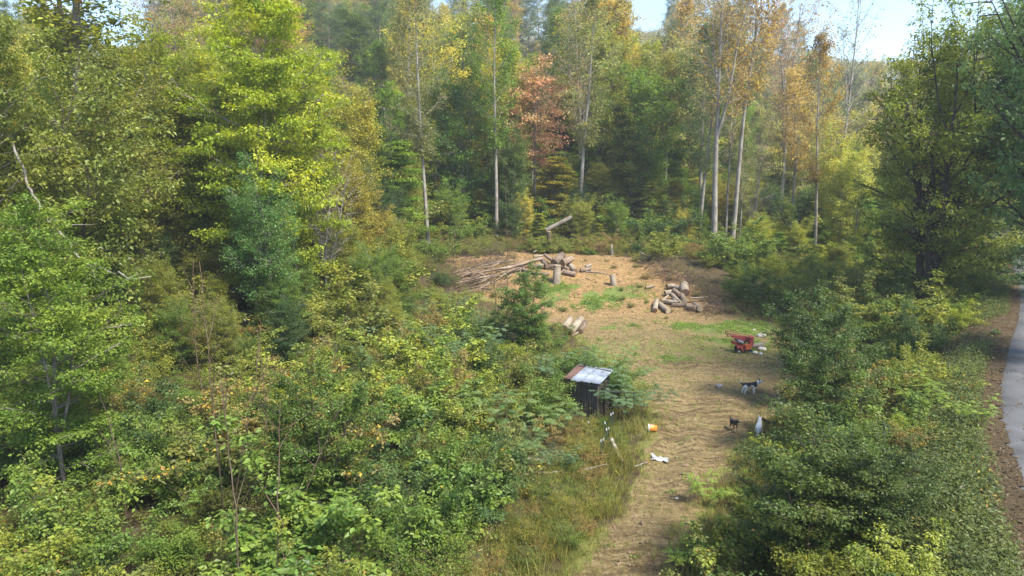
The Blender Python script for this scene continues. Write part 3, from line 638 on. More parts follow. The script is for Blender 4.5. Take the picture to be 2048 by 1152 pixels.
o = new_obj('distant_forest', mefar, None, M_LEAF); o.color = (.20, .21, .08, .34); tag(o, 'hazy autumn forest covering the far ridges', kind='stuff'); print('far', nf)
# ------------------------------------------------------------ thickets
def lside(y): return np.interp(y, PY, PL)
def rside(y): return np.interp(y, PY, PR)
rb = np.random.default_rng(5)
KEEP = []   # places kept clear: (x, y, radius)
for a in [(P(1300, 850), 1.5), (P(1225, 905), 1.3), (P(1205, 900), 1.4), (P(1175, 800), 1.7), (P(1150, 945), 1.0), (P(1080, 930), 1.2), (P(1140, 1000), 1.6), (P(1100, 1060), 1.6), (P(1200, 950), 1.4)]: KEEP.append((a[0][0], a[0][1], a[1]))
def okleft(x, y):
    if math.hypot(x, y) < 11.5 or not in_view(x, y, 150): return False
    if any((x - a) ** 2 + (y - b) ** 2 < r * r for a, b, r in KEEP): return False
    return x < lside(y) - .9 - (.8 if 14 < y < 32 else 0) or (y > 60 and path_d(np.array(x), np.array(y)) < -.6)
Lp = poisson(9000, (-46, 34), (10, 78), lambda x, y: 1.25 + (y - 10) * .016, lambda x, y: okleft(x, y) and not (x > 12 and y < 60) and (x - road_left(y) < -3), rb)
SH = [('shrubA', 'round leaved shrub'), ('shrubB', 'dense small leaved shrub'), ('shrubC', 'glossy leaved shrub'), ('shrubD', 'fine leaved shrub'), ('twiggy', 'twiggy brown shrub'), ('bigleaf', 'broad leaved shrub')]
SHN = ['shrub', 'dense_shrub', 'glossy_shrub', 'low_shrub', 'twiggy_bush', 'leafy_sapling']
# how far the bushes reach into the open track: (picture row, column) of their outline, as metres on the ground behind them
RB_Y = [430, 600, 640, 700, 760, 800, 850, 900, 960, 1050, 1152, 1400]; RB_X = [1400, 1420, 1560, 1540, 1545, 1570, 1540, 1510, 1450, 1410, 1330, 1330]
LB_Y = [300, 500, 600, 640, 700, 730, 800, 900, 1000, 1100, 1400]; LB_X = [2048, 905, 930, 1120, 1190, 1260, 1295, 1150, 1040, 1090, 1090]
def view(x, y, z):
    c_, s_ = math.cos(PITCH), math.sin(PITCH); zz = z - CAM_H; d = y * c_ - zz * s_; return 1024 + x / d * FPX, 576 - (zz * c_ + y * s_) / d * FPX
def clear_view(x, y, r, h, side):
    z = Hs(x, y)
    for f in (.15, .5, .85, 1.0):
        rr = r * (.75 if f < .9 else .3)
        px, py = view(x + rr * side, y, z + h * f)
        if side < 0 and px < np.interp(py, RB_Y, RB_X): return False
        if side > 0 and y < 58 and px > np.interp(py, LB_Y, LB_X): return False
    return True
def where(x, y):
    p = px_of(x, y)
    if y > 60: return 'on the rim ' + ('left of the log pile' if p < 900 else 'behind the log pile' if p < 1100 else 'behind the orange clay' if p < 1330 else 'behind the right log pile' if p < 1480 else 'right of the poplars')
    a = 'at left edge' if p < 250 else 'left of mimosas' if p < 560 else 'among the mimosas' if p < 900 else 'beside the shed'
    b = 'nearest thicket' if y < 20 else 'near thicket' if y < 28 else 'middle thicket' if y < 40 else 'far thicket'
    return 'in ' + b + ' ' + a
SC = [('green', (.13, .195, .028, .05)), ('yellow green', (.205, .235, .034, .12)), ('olive', (.165, .18, .036, .15)), ('lime', (.24, .285, .034, .08)), ('dark green', (.075, .13, .028, .03)), ('brownish', (.22, .19, .055, .28))]
for x, y in Lp:
    k = rb.choice(6, p=[.19, .17, .13, .12, .28, .11]); ci = rb.choice(6, p=[.24, .26, .16, .12, .12, .10])
    if y < 24 or (px_of(x, y) < 520 and y < 30): ci = rb.choice([0, 0, 4, 2, 0, 2, 5, 4, 1])  # nearest and lower-left brush: shade put into the leaf colours as darker tints
    key, kd = SH[k]; w, c = SC[ci]; h = PROTO[key]['h'] * rb.uniform(.65, 1.05)
    if y > 60: h *= .85
    pt = view(x, y, Hs(x, y) + h * 1.3)
    if y < 31 and 1070 < pt[0] < 1260 and pt[1] < 808:
        h = (PD(pt[0], 812, y)[2] - Hs(x, y)) / 1.35
        if h < .35: continue
    if not clear_view(x, y, h * .62, h, 1):
        for kk in (.8, .6, .42, .3):
            if clear_view(x, y, h * kk * .62, h * kk, 1): h *= kk; break
        else: continue
    place(key, x, y, h, f'{w} {kd} {where(x, y)}', 'shrub', f'{kd}s of the left thicket', c, SHN[k], z=Hs(x, y) - .1, wide=rb.uniform(1.0, 1.3))
print('left shrubs', len(Lp))
for x, y in poisson(500, (-3, 5.5), (14, 30), .62, lambda x, y: lside(y) - 3.4 < x < lside(y) - .2 and not (28 < y and 2 < x < 5), rb):
    ci = rb.choice(3); place('weedy', x, y, rb.uniform(.35, .95), ['green', 'yellowish', 'reddish brown'][ci] + ' weed clump in the grass ' + ('below the fence posts' if y < 23 else 'around the fence posts'), 'weed', 'weed clumps left of the lower track', [(.14, .20, .03, .05), (.30, .29, .05, .2), (.24, .16, .07, .4)][ci], 'weed_clump', z=Hs(x, y) - .05, wide=1.2)
for x, y in poisson(900, (-6, 18), (49, 71), 1.5, lambda x, y: path_d(np.array(x), np.array(y)) > .2 and (path_d(np.array(x), np.array(y)) < 2.2 or vnoise(x, y, 2.3, 81) > .66), rb):
    ci = rb.choice(3); place('weedy', x, y, rb.uniform(.3, .8), ['green', 'olive', 'brownish'][ci] + ' weed clump on the ' + ('orange clay bank ' if y > 58 else 'back of the clearing ') + ('left of the stump' if px_of(x, y) < 1110 else 'between the log piles' if px_of(x, y) < 1300 else 'round the right log pile'), 'weed', 'weed clumps at the back of the clearing', [(.15, .21, .035, .04), (.20, .20, .05, .15), (.22, .17, .08, .35)][ci], 'weed_clump', z=Hs(x, y) - .05, wide=1.25)
for x, y in poisson(900, (-10, 18), (65.5, 71.5), .95, lambda x, y: path_d(np.array(x), np.array(y)) < 2.6 or y > 68, rb):
    p = px_of(x, y); ci = rb.choice(4); k = rb.choice([0, 1, 3, 4, 4]); h = rb.uniform(.9, 1.7) * (.75 + .08 * (y - 65))
    place(SH[k][0], x, y, h, ['green', 'yellowish', 'olive', 'brownish'][ci] + f' {SH[k][1]} on the clay rim ' + ('left of the leaning snag' if p < 1080 else 'round the leaning snag' if p < 1180 else 'above the orange clay' if p < 1290 else 'above the right log pile'), 'shrub', 'brush on the clay rim', [(.14, .21, .035, .05), (.25, .27, .045, .12), (.19, .21, .045, .15), (.24, .19, .08, .3)][ci], 'rim_brush', z=Hs(x, y) - .1, wide=1.3)
# feathery mimosas
MM = [(640, 640), (700, 690), (600, 700), (770, 660), (830, 690), (880, 720), (760, 720), (940, 640), (900, 610), (860, 600), (990, 660), (960, 690), (1235, 740), (1255, 795), (1070, 860), (1050, 890), (1120, 900),
      (560, 560), (640, 530), (700, 560), (780, 520), (840, 470), (900, 450), (960, 430), (1020, 880), (760, 500), (700, 500), (520, 640), (1130, 735)]
for i, (px, py) in enumerate(MM):
    q = P(px, py + 45, 0); q2 = q
    h = 2.9 if q[1] < 34 else 2.6
    if px > 1040 and py > 800: h = 1.2
    mx_ = ['upper', 'middle', 'lower'][0 if py < 600 else 1 if py < 780 else 2]
    place('mimosaA' if i % 2 else 'mimosaB', q[0], q[1], h * rb.uniform(.9, 1.1), f'blue green feathery mimosa in the {mx_} thicket ' + ('beside the tin roof' if px > 1100 else 'in front of the young leafy tree' if px > 900 else 'below the tall pale poplar' if px > 740 else 'left of the tall pale poplar'),
          'shrub', 'feathery mimosa saplings', (.10, .18, .08, 0) if i % 3 else (.14, .22, .07, 0), 'mimosa_sapling', wide=.95)
# right bank
KR = [(P(1500, 790), 1.5), (P(1467, 858), 1.0), (P(1518, 868), .9), (P(1480, 705), 2.5), (P(1515, 700), 2.0)]
def okright(x, y):
    if math.hypot(x, y) < 12 or not in_view(x, y, 150): return False
    if any((x - a[0]) ** 2 + (y - a[1]) ** 2 < r * r for a, r in KR): return False
    # dry leaf drive joining the road
    if (abs(y - 33 - (x - 21) * .55) < 1.7) and x > 17.5: return False
    return rside(y) + .7 < x < road_left(y) - 2.3
Rp = poisson(5000, (2, 60), (10, 78), lambda x, y: 1.3 + (y - 10) * .014, okright, rb)
def whereR(x, y):
    a = 'on the bank nearest the camera' if y < 20 else 'on the bank beside the dogs' if y < 32 else 'behind the red log splitter' if y < 48 else 'right of the split log pile' if px_of(x, y) < 1700 else 'under the big spreading tree'
    return a
for x, y in Rp:
    k = rb.choice(6, p=[.24, .16, .24, .1, .08, .18]); ci = rb.choice(6, p=[.30, .28, .20, .10, .08, .04]); key, kd = SH[k]; w, c = SC[ci]
    d = road_left(y) - x
    h = PROTO[key]['h'] * rb.uniform(.7, 1.15) * (.45 + .55 * float(ss(2.0, 4.5, d))) * (1 if y > 20 else .9)
    h0 = h
    for kk in (1, .8, .6, .42, .3):
        h = h0 * kk
        if clear_view(x, y, h * .85, h * 1.1, -1): break
    else: continue
    place(key, x, y, h, f'{w} {kd} {whereR(x, y)}', 'shrub', f'{kd}s of the right bank', c, SHN[k], z=Hs(x, y) - .1, wide=rb.uniform(1.0, 1.35))
for px, y, tp in ((1088, 28.6, 800), (1150, 27.6, 850), (1190, 27.4, 850), (1216, 28.0, 835), (1100, 29.5, 740), (1240, 31, 722), (1215, 32.5, 712), (1160, 33, 712)):
    x = groundx(px, y); z = Hs(x, y); place('shrubB' if px % 4 else 'shrubA', x, y, PD(px, tp, y)[2] - z + .1, 'leafy green shrub pressed against the tin roofed shed', 'shrub', 'shrubs around the shed', (.13, .20, .035, .04), 'dense_shrub', z=z - .1, wide=1.1)
for (px, py, s) in [(1830, 790, 1.5), (1945, 830, 1.2), (1730, 590, 1.8), (1800, 720, 1.8), (1860, 800, 1.1), (1410, 985, 1.2), (1375, 1110, 1.2)]:
    q = P(px, py + 25); place('sumac', q[0], q[1], s, ['bright green sprout beside the road verge', 'bright green sprout nearest the road edge', 'bright green sprout above the right thicket', 'bright green sprout halfway up the bank', 'small bright green sprout below the leaf covered drive', 'bright green sprout at the right edge of the track', 'yellow green sprout at the bottom of the track'][[1830, 1945, 1730, 1800, 1860, 1410, 1375].index(px)], 'sapling', 'bright sprouts', (.17, .26, .035, .03), 'sumac_sprout')
for i, (px, y, h) in enumerate([(1790, 43, 3.0), (1830, 42.5, 3.4), (1870, 43, 3.2), (1910, 44, 3.0), (1850, 39, 2.4), (1740, 42, 3.2), (1900, 47, 4), (1950, 50, 4), (1990, 55, 4.5), (1800, 48, 4.2)]):
    x = groundx(px, y); place(['shrubA', 'bigleaf', 'shrubC'][i % 3], x, y, h, 'green leafy bush round the foot of the big spreading tree', 'shrub', 'bushes at the foot of the spreading tree', [(.13, .18, .03, .05), (.10, .16, .03, .05), (.17, .2, .035, .1)][i % 3], 'shrub', z=Hs(x, y) - .1, wide=1.3)
print('right shrubs', len(Rp), 'all', COUNT)

# bare saplings and dead stems in the thicket
def stem_thing(pts, r0, r1, label, name, cat, m, k=6, group=None, extra=0, seed=0, part='twig', wob=0.02):
    pts = np.array([list(p) for p in pts]); rng = np.random.default_rng(seed + 900)
    n = max(8, len(pts) * 5); t = np.linspace(0, len(pts) - 1, n); P2 = np.stack([np.interp(t, np.arange(len(pts)), pts[:, a]) for a in range(3)], 1)
    ker = np.array([.25, .5, .25])
    for _ in range(2): P2[1:-1] = P2[:-2] * .25 + P2[1:-1] * .5 + P2[2:] * .25
    P2 += rng.normal(0, wob, P2.shape) * np.linspace(.3, 1, n)[:, None]
    org = P2[0].copy(); P2 = P2 - org
    T = Tubes(); T.add(P2, np.linspace(r0, r1, n) * rng.uniform(.9, 1.1, n), k, cap=True)
    o = new_obj(name, T.mesh(name), None, m); o.location = org; tag(o, label, cat, group)
    for e in range(extra):
        i = rng.integers(n // 4, n - 2); d = unit(P2[i + 1] - P2[i]) + rng.normal(0, .5, 3); L = np.linalg.norm(P2[-1] - P2[0]) * rng.uniform(.12, .3)
        T2 = Tubes(); T2.add(curve_path(P2[i], d, L, 6, rng, (0, 0, .15), .1), np.linspace(max(.006, r0 * .4), .004, 6), 4); new_obj(part, T2.mesh(part), o, m)
    return o
for i, (bx, by, tx, ty, yy) in enumerate([(447, 1000, 400, 520, 19), (450, 990, 520, 690, 19), (525, 960, 515, 660, 22), (420, 860, 385, 520, 26), (640, 690, 700, 600, 31), (560, 1000, 690, 790, 18), (1015, 660, 1012, 360, 48), (940, 640, 905, 580, 44), (990, 640, 980, 520, 46), (905, 660, 912, 440, 47),
                                          (470, 1100, 440, 760, 15), (545, 1100, 560, 800, 15.5), (960, 660, 955, 560, 43), (250, 1000, 200, 780, 20)]):
    b = PD(bx, by, yy); b[2] = Hs(b[0], yy); t = PD(tx, ty, yy + .4)
    mid = b.lerp(t, .5) + Vector((random.uniform(-.25, .25), random.uniform(-.2, .2), 0))
    stem_thing([b, mid, t], .028, .008, f'thin dark bare sapling ' + ['forking above the lower left thicket', 'leaning right beside the forked sapling', 'standing upright right of the forked sapling', 'rising left of the forked sapling', 'crossing behind the left mimosas', 'leaning right over the lower thicket', 'in front of the long felled branches', 'short one by the left end of the branches', 'nearest the young leafy tree', 'left of the felled branch tips', 'lowest one near the bottom edge', 'near the bottom edge by the lime green tree', 'left of the young leafy tree', 'short one at the far lower left'][i], 'sapling', 'sapling', M_BROWNSTEM, 5, 'bare saplings in the thicket', 6, i)
# pale crooked vine stem on the left slope
stem_thing([PD(25, 285, 27), PD(55, 370, 27), PD(85, 430, 26.5), PD(125, 470, 26), PD(160, 520, 26), PD(215, 545, 26), PD(300, 560, 26.5)], .05, .02, 'long pale crooked dead trunk hanging down the left slope', 'dead_tree', 'dead tree', M_PALEBARK, 7, extra=6, seed=3, part='branch', wob=.09)
stem_thing([P(140, 765, .3), P(190, 785, .9), P(235, 805, .3)], .11, .08, 'fallen pale trunk half hidden in the dark left thicket', 'fallen_log', 'log', M_LOGBARK, 8)

# ------------------------------------------------------------ undergrowth and grass (stuff)
def scatter_mesh(name, xy, hgt, rng, blades, bh, bw, spread, m, label, up=.9, kind_leaf=False, col=(.1, .15, .03, 0)):
    n = len(xy) * blades; idx = np.repeat(np.arange(len(xy)), blades); a = rng.uniform(0, 6.28, n); r = np.sqrt(rng.uniform(0, 1, n)) * spread
    x = xy[idx, 0] + np.cos(a) * r; y = xy[idx, 1] + np.sin(a) * r; z = Hf(x, y)
    hh = hgt[idx] * rng.uniform(.5, 1.2, n)
    if kind_leaf: z = z + hh * rng.uniform(0, 1, n); sz = bh * rng.uniform(.6, 1.4, n); A = rng.normal(size=(n, 3)) * [1, 1, .5]; Nn = rng.normal(size=(n, 3)) * .45 + [0, 0, 1]; L = sz; W = sz * bw
    else: A = rng.normal(size=(n, 3)) * [.35, .35, 0] + [0, 0, 1]; Nn = rng.normal(size=(n, 3)) * [1, 1, 0]; L = hh * bh; W = np.full(n, bw) * rng.uniform(.6, 1.4, n)
    c = np.clip(fbm(x, y, 1.2, 31) + rng.normal(0, .1, n), 0, 1)
    o = new_obj(name, leaf_mesh(name, np.stack([x, y, z - .01], 1), A, Nn, L, W, rng.uniform(0, 1, n), c, .1), None, m)
    o.color = col; tag(o, label, kind='stuff'); return o
rg = np.random.default_rng(99)
def sample(n, xr, yr, dens):
    x = rg.uniform(*xr, n); y = rg.uniform(*yr, n); k = rg.uniform(0, 1, n) < dens(x, y); return np.stack([x[k], y[k]], 1)
inv = lambda x, y: (np.abs(x / (y * .985 + 1.2)) < .78) & (np.hypot(x, y) > 10)
# forest-floor undergrowth in the thickets
xy = sample(60000, (-46, 48), (10, 80), lambda x, y: inv(x, y) * (path_d(x, y) < -.5) * (np.minimum(np.abs(x - road_left(y)), np.abs(x - road_left(y) - RW)) > .8) * ~((x > road_left(y) - .6) & (x < road_left(y) + RW + .5)) * np.clip(20 / y, .15, 1))
scatter_mesh('undergrowth', xy, rg.uniform(.3, 1.0, len(xy)), rg, 11, .085, .5, .45, M_LEAF, 'mixed green weeds and vines covering the ground of the thickets', kind_leaf=True, col=(.085, .115, .025, .14))
print('undergrowth', len(xy))
xy = sample(26000, (-95, 120), (68, 128), lambda x, y: inv(x, y) * (path_d(x, y) < -.5) * (np.abs(x - road_left(y) - 2.3) > 3.4))
scatter_mesh('forest_undergrowth', xy, rg.uniform(.3, 1.3, len(xy)), rg, 9, .24, .55, .9, M_LEAF, 'green undergrowth covering the forest floor behind the clearing', kind_leaf=True, col=(.10, .15, .03, .12))
# tall grass along the track
xy = sample(40000, (-6, 20), (13, 66), lambda x, y: inv(x, y) * np.exp(-((path_d(x, y) + .7) / .75) ** 2) * np.clip(24 / y, .2, 1) * (fbm(x, y, 1.5, 8) > .42))
scatter_mesh('tall_grass', xy, rg.uniform(.25, .75, len(xy)), rg, 12, 1.0, .016, .14, M_LEAF, 'straw and green grass tufts along the edges of the track', col=(.24, .24, .06, .18))
print('tall grass', len(xy))
xy = sample(30000, (-4, 4.5), (13, 29), lambda x, y: inv(x, y) * np.exp(-((x - lside(y) + 1.6) / 1.3) ** 2))
k_ = fbm(xy[:, 0], xy[:, 1], .9, 51); xy = xy[k_ > .47][:2400]
scatter_mesh('meadow_grass', xy, rg.uniform(.15, .5, len(xy)), rg, 12, 1.0, .011, .16, M_LEAF, 'tall dry grass and yellow weeds left of the lower track', col=(.20, .21, .045, .16))
# low bright weeds in the clearing
xy = sample(160000, (-9, 22), (13, 70), lambda x, y: inv(x, y) * (path_d(x, y) > 0) * np.clip(m_green(x, y) * 1.3, 0, 1) ** 1.6 * ss(.38, .62, fbm(x, y, 1.0, 14)) + .035 * (fbm(x, y, .8, 77) > .56) * (path_d(x, y) > 0))
scatter_mesh('green_weeds', xy, rg.uniform(.04, .16, len(xy)), rg, 7, .10, .5, .14, M_LEAF, 'bright green low weeds in patches on the clearing', kind_leaf=True, col=(.17, .25, .045, .05))
xy = sample(90000, (-6, 20), (13, 68), lambda x, y: inv(x, y) * (path_d(x, y) > -.3) * np.clip(m_thin(x, y), 0, 1) * .7 * (fbm(x, y, .9, 18) > .46))
scatter_mesh('short_grass', xy, rg.uniform(.05, .13, len(xy)), rg, 7, 1.0, .014, .10, M_LEAF, 'short worn yellowish grass growing on the track', col=(.24, .26, .06, .08))
print('short', len(xy))
xy = sample(60000, (-7, 20), (13, 70), lambda x, y: inv(x, y) * (path_d(x, y) > .1) * (.05 + .5 * m_mud(x, y)) * (fbm(x, y, 1.1, 71) > .44) * np.clip(30 / y, .3, 1)); nC = len(xy)
sz = rg.uniform(.02, .075, nC) * (1 + (rg.uniform(0, 1, nC) > .95)); zc_ = Hf(xy[:, 0], xy[:, 1]) + sz * .2; oc = np.array([[1, 0, 0], [0, 1, 0], [-1, 0, 0], [0, -1, 0], [0, 0, 1], [0, 0, -1.]])
VV = (oc[None] * sz[:, None, None] * rg.uniform(.5, 1.3, (nC, 6, 3)) * [1, 1, .7] + np.concatenate([xy, zc_[:, None]], 1)[:, None]).reshape(-1, 3)
TT = (np.array([[0, 1, 4], [1, 2, 4], [2, 3, 4], [3, 0, 4], [1, 0, 5], [2, 1, 5], [3, 2, 5], [0, 3, 5]])[None] + np.arange(nC)[:, None, None] * 6).reshape(-1, 3)
tag(new_obj('soil_clods', mesh_np('soil_clods', VV, None, TT), None, simple('clod_soil', (.17, .115, .065), .95, .45, .8, 0)), 'crumbled brown soil clods along the churned track', kind='stuff'); print('clods', nC)
# fallen leaves on the road shoulder and drive
def litdens(x, y):
    d = x - road_left(y); a = 1.0 * np.exp(-((d + .15) / .42) ** 2) + .55 * np.exp(-((d - RW - .6) / .6) ** 2) + .10 * ((d > 0) & (d < RW))
    b = ((np.abs(y - 33 - (x - 21) * .55) < 1.7) & (x > 17.0) & (d < 0)) * .9
    return np.clip(a + b, 0, 1) * inv(x, y) * np.clip(30 / y, .25, 1)
xy = sample(260000, (3, 52), (9, 75), lambda x, y: inv(x, y) * ((x - road_left(y)) < -.2) * ((x - road_left(y)) > -6.5) * (path_d(x, y) < -.5) * (litdens(x, y) < .55) * np.clip(26 / y, .3, 1)); print('verge', len(xy))
scatter_mesh('verge_weeds', xy, rg.uniform(.12, .6, len(xy)), rg, 12, .10, .5, .28, M_LEAF, 'low green weeds and grass covering the bank beside the road', kind_leaf=True, col=(.12, .15, .04, .16))
xy = sample(130000, (5, 55), (9, 75), litdens)
o = scatter_mesh('fallen_leaves', xy, np.full(len(xy), .1), rg, 3, .085, .7, .14, M_LEAF, 'brown fallen leaves piled along the road shoulder', kind_leaf=True, col=(.155, .11, .06, .10))
print('litter', len(xy))
xy = sample(16000, (-7, 19), (14, 70), lambda x, y: inv(x, y) * (path_d(x, y) > 0) * .6 * (.2 + m_clay(x, y)))
scatter_mesh('wood_chips', xy, np.full(len(xy), .03), rg, 2, .12, .35, .1, M_LEAF, 'scattered bark chips and twigs on the dirt clearing', kind_leaf=True, col=(.30, .21, .13, .05))

# ------------------------------------------------------------ logs
def log(a, b, r, label, name='cut_log', m=None, end=None, group=None, cat='log', taper=.92, seed=0):
    a, b = Vector(a), Vector(b); L = (b - a).length; d = (b - a).normalized(); k, n = 14, 7; rng = np.random.default_rng(seed)
    V = []; ph = rng.uniform(0, 6, 3)
    for i in range(n):
        t = i / (n - 1); rr = r * (1 + (taper - 1) * t)
        for j in range(k):
            an = j * 2 * math.pi / k; q = rr * (1 + .05 * math.sin(2 * an + ph[0]) + .035 * math.sin(3 * an + ph[1] + t * 2) + rng.uniform(-.02, .02)); V.append((math.cos(an) * q, math.sin(an) * q, t * L + (.01 if 0 < i < n - 1 else 0) * math.sin(an * 2)))
    V = np.array(V); i = (np.arange(n - 1)[:, None] * k + np.arange(k)[None]); j = (np.arange(n - 1)[:, None] * k + (np.arange(k)[None] + 1) % k)
    o = new_obj(name, mesh_np(name, V, np.stack([i, j, j + k, i + k], 2).reshape(-1, 4), smooth=True), None, m or (M_LOGBARK if rng.uniform() < .6 else M_LOGMID))
    o.location = a; o.rotation_mode = 'QUATERNION'; o.rotation_quaternion = d.to_track_quat('Z', 'Y'); tag(o, label, cat, group)
    for e, zz, sg in ((0, 0, -1), (n - 1, L, 1)):
        ring = V[e * k:(e + 1) * k]; inner = ring * [.45, .45, 1] + [0, 0, sg * .006]; VV = np.vstack([ring, inner, [[0, 0, zz + sg * .008]]])
        QQ = [(q, (q + 1) % k, k + (q + 1) % k, k + q) for q in range(k)]; TT = [(k + q, k + (q + 1) % k, 2 * k) for q in range(k)]
        if sg < 0: QQ = [q[::-1] for q in QQ]; TT = [q[::-1] for q in TT]
        new_obj('cut_end', mesh_np('cut_end', VV, QQ, TT), o, end or M_CUT)
    return o
Z1 = lambda x, y: (880 + x / 4.43, 420 + y / 4.43)
Z2 = lambda x, y: (1200 + x / 4.114, 440 + y / 4.114)
Z3 = lambda x, y: (1000 + x / 8.23, 560 + y / 8.23)
Z4 = lambda x, y: (1080 + x / 4.114, 680 + y / 4.114)
G1 = 'logs of the pile behind the track'
def two(Z, p, q, rz, lift, label, group, sc_=4.43, **k):
    A = P(*Z(*p), lift); rm = rz / sc_ * A[1] * 1.02 / FPX; A = P(*Z(*p), lift + rm); B = P(*Z(*q), lift + rm)
    dy = B[1] - A[1]
    if abs(dy) > 1.6: B = PD(*Z(*q), A[1] + math.copysign(1.6, dy)); B[2] = max(B[2], Hs(B[0], B[1]) + rm)
    return log(A, B, rm, label, group=group, seed=int(p[0]), **k)
i = 0
for p, q, rz, lift, lab, kk in [
    ((1010, 470), (1085, 400), 34, .15, 'thick brown log at the top of the rear pile', dict(m=M_LOGDARK)),
    ((1085, 468), (1168, 432), 29, .45, 'pale thick log on top of the rear pile', dict(end=M_CUT)),
    ((1140, 480), (1200, 545), 23, .0, 'stubby log sloping down the right side of the rear pile', {}),
    ((1085, 548), (1200, 572), 22, .0, 'log lying flat at the right foot of the rear pile', {}),
    ((930, 400), (1000, 450), 15, .3, 'thin log behind the thick brown one', {}),
    ((830, 412), (912, 405), 11, .2, 'slim log at the upper left of the rear pile', {}),
    ((790, 503), (800, 480), 12, .0, 'smallest round log end beside the curved limb', dict(end=M_CUT)),
    ((815, 502), (858, 498), 22, .0, 'short round log in the middle of the rear pile', {}),
    ((868, 492), (918, 500), 21, .0, 'short log next to the middle one', {}),
    ((905, 445), (950, 500), 19, .2, 'dark log leaning across the rear pile', dict(m=M_LOGDARK)),
    ((965, 498), (1075, 500), 18, .1, 'long log behind the stump', dict(m=M_LOGDARK)),
    ((1095, 510), (1140, 525), 18, .05, 'short log tucked under the sloping one', {}),
    ((922, 575), (962, 562), 18, .0, 'pale block in front of the curved limb', dict(end=M_CUTPALE)),
    ((1245, 535), (1335, 522), 17, .0, 'split log apart from the pile with dark end', {}),
    ((1290, 502), (1338, 490), 13, .12, 'small pale log resting on the split one', dict(end=M_CUTPALE))]:
    two(Z1, p, q, rz, lift, lab, G1, 4.43, **kk)
G2 = 'split firewood pile on the right of the clearing'
for p, q, rz, lift, lab, kk in [
    ((700, 600), (692, 530), 36, .15, 'fattest upright round on the right pile', dict(m=M_LOGBARK)),
    ((550, 545), (612, 540), 19, .1, 'log with dark orange end at the back of the right pile', {}),
    ((612, 552), (672, 560), 21, .1, 'pale log between the fattest round and the dark ended one', dict(end=M_CUTPALE)),
    ((535, 603), (612, 586), 18, .1, 'log at the left back of the right pile', {}),
    ((608, 580), (660, 618), 20, .2, 'pale log on top of the right pile', {}),
    ((700, 668), (668, 612), 22, .15, 'log with ringed end facing forward in the right pile', dict(end=M_CUTPALE)),
    ((588, 612), (665, 682), 14, .25, 'slim pale split lying over the right pile', dict(end=M_CUTPALE)),
    ((508, 668), (562, 620), 8, .15, 'thin pale stick leaning on the right pile', dict(end=M_CUTPALE)),
    ((530, 668), (630, 682), 19, .05, 'long log under the slim pale split', {}),
    ((450, 745), (466, 662), 22, .0, 'leftmost log of the right pile with dark end', {}),
    ((562, 752), (490, 692), 22, .0, 'front log of the right pile with pale ringed end', dict(end=M_CUTPALE)),
    ((790, 732), (718, 712), 25, .0, 'rightmost thick log lying at the front of the right pile', dict(end=M_CUTPALE)),
    ((825, 735), (782, 690), 23, .1, 'pale block behind the rightmost thick log', dict(end=M_CUTPALE)),
    ((590, 700), (708, 702), 16, .0, 'dark rotten log at the foot of the right pile', dict(m=M_LOGDARK)),
    ((735, 645), (880, 634), 7, .3, 'thin log reaching right out of the right pile', {}),
    ((375, 560), (445, 542), 12, .0, 'lone short log left of the right pile', dict(end=M_CUT)),
    ((640, 690), (600, 640), 18, .05, 'half buried log in the middle of the right pile', {})]:
    two(Z2, p, q, rz, lift, lab, G2, 4.114, **kk)
G3 = 'thick logs beside the young leafy tree'
for p, q, rz, lift, lab, kk in [
    ((1060, 800), (1160, 640), 60, .0, 'left thick pale log by the young leafy tree', {}),
    ((1150, 860), (1335, 645), 66, .0, 'middle thick log with reddish cut end by the young leafy tree', {}),
    ((1320, 850), (1400, 690), 48, .0, 'right darker log of the group by the young leafy tree', dict(m=M_LOGDARK)),
    ((1190, 920), (1290, 860), 26, .0, 'small pale split in front of the thick logs', dict(end=M_CUTPALE))]:
    two(Z3, p, q, rz, lift, lab, G3, 8.23, **kk)
# standing stump, post, snag
def upright(p, q, r, label, name, **k):
    A = P(*p); B = PD(q[0], q[1], A[1] + .05); A[2] -= .08; return log(A, B, r, label, name, taper=.85, **k)
upright(Z1(1030, 645), Z1(1040, 488), .36, 'tall stump standing in front of the rear log pile', 'tree_stump', cat='stump', m=M_LOGBARK, end=M_CUTPALE)
upright(Z1(1542, 668), Z1(1524, 572), .26, 'short tan log standing on end between the two piles', 'standing_log', end=M_CUT)
upright(Z1(1560, 262), Z1(1545, 130), .14, 'broken grey stump on the rim above the orange clay', 'tree_stump', cat='stump', m=M_GREYBARK, end=M_CUTPALE)
upright(Z2(100, 292), Z2(92, 205), .13, 'small pale stump at the top of the orange clay', 'tree_stump', cat='stump', m=M_PALEBARK, end=M_CUTPALE)
def limb(Z, pts, lift, rz, label, sc_=4.43, m=M_LOGMID, name='felled_branch', **k):
    w = []; y0 = None
    for i, p in enumerate(pts):
        lf = lift[i] if isinstance(lift, (list, tuple)) else lift; w.append(P(*Z(*p), lf))
    r = rz / sc_ * w[0][1] / FPX
    return stem_thing(w, r, max(.02, r * .35), label, name, 'branch', m, 8, 'felled branches of the rear pile', **k)
limb(Z1, [(905, 428), (800, 455), (690, 490), (600, 512), (500, 528), (400, 545), (250, 562), (140, 620)], [.6, .7, .7, .6, .5, .4, .3, .15], 15, 'longest smooth felled limb arching over the rear pile', extra=5)
limb(Z1, [(880, 440), (760, 482), (650, 530), (560, 568), (450, 582), (350, 602), (130, 656)], [.5, .5, .4, .3, .3, .3, .2], 13, 'long pale felled limb under the longest one', extra=5)
limb(Z1, [(720, 520), (610, 548), (540, 592), (440, 664)], [.3, .3, .2, .1], 12, 'felled limb bending down to the left foot of the pile')
limb(Z1, [(712, 515), (770, 545), (850, 562), (935, 562)], .15, 20, 'thick curved limb lying at the front of the rear pile', m=M_LOGDARK)
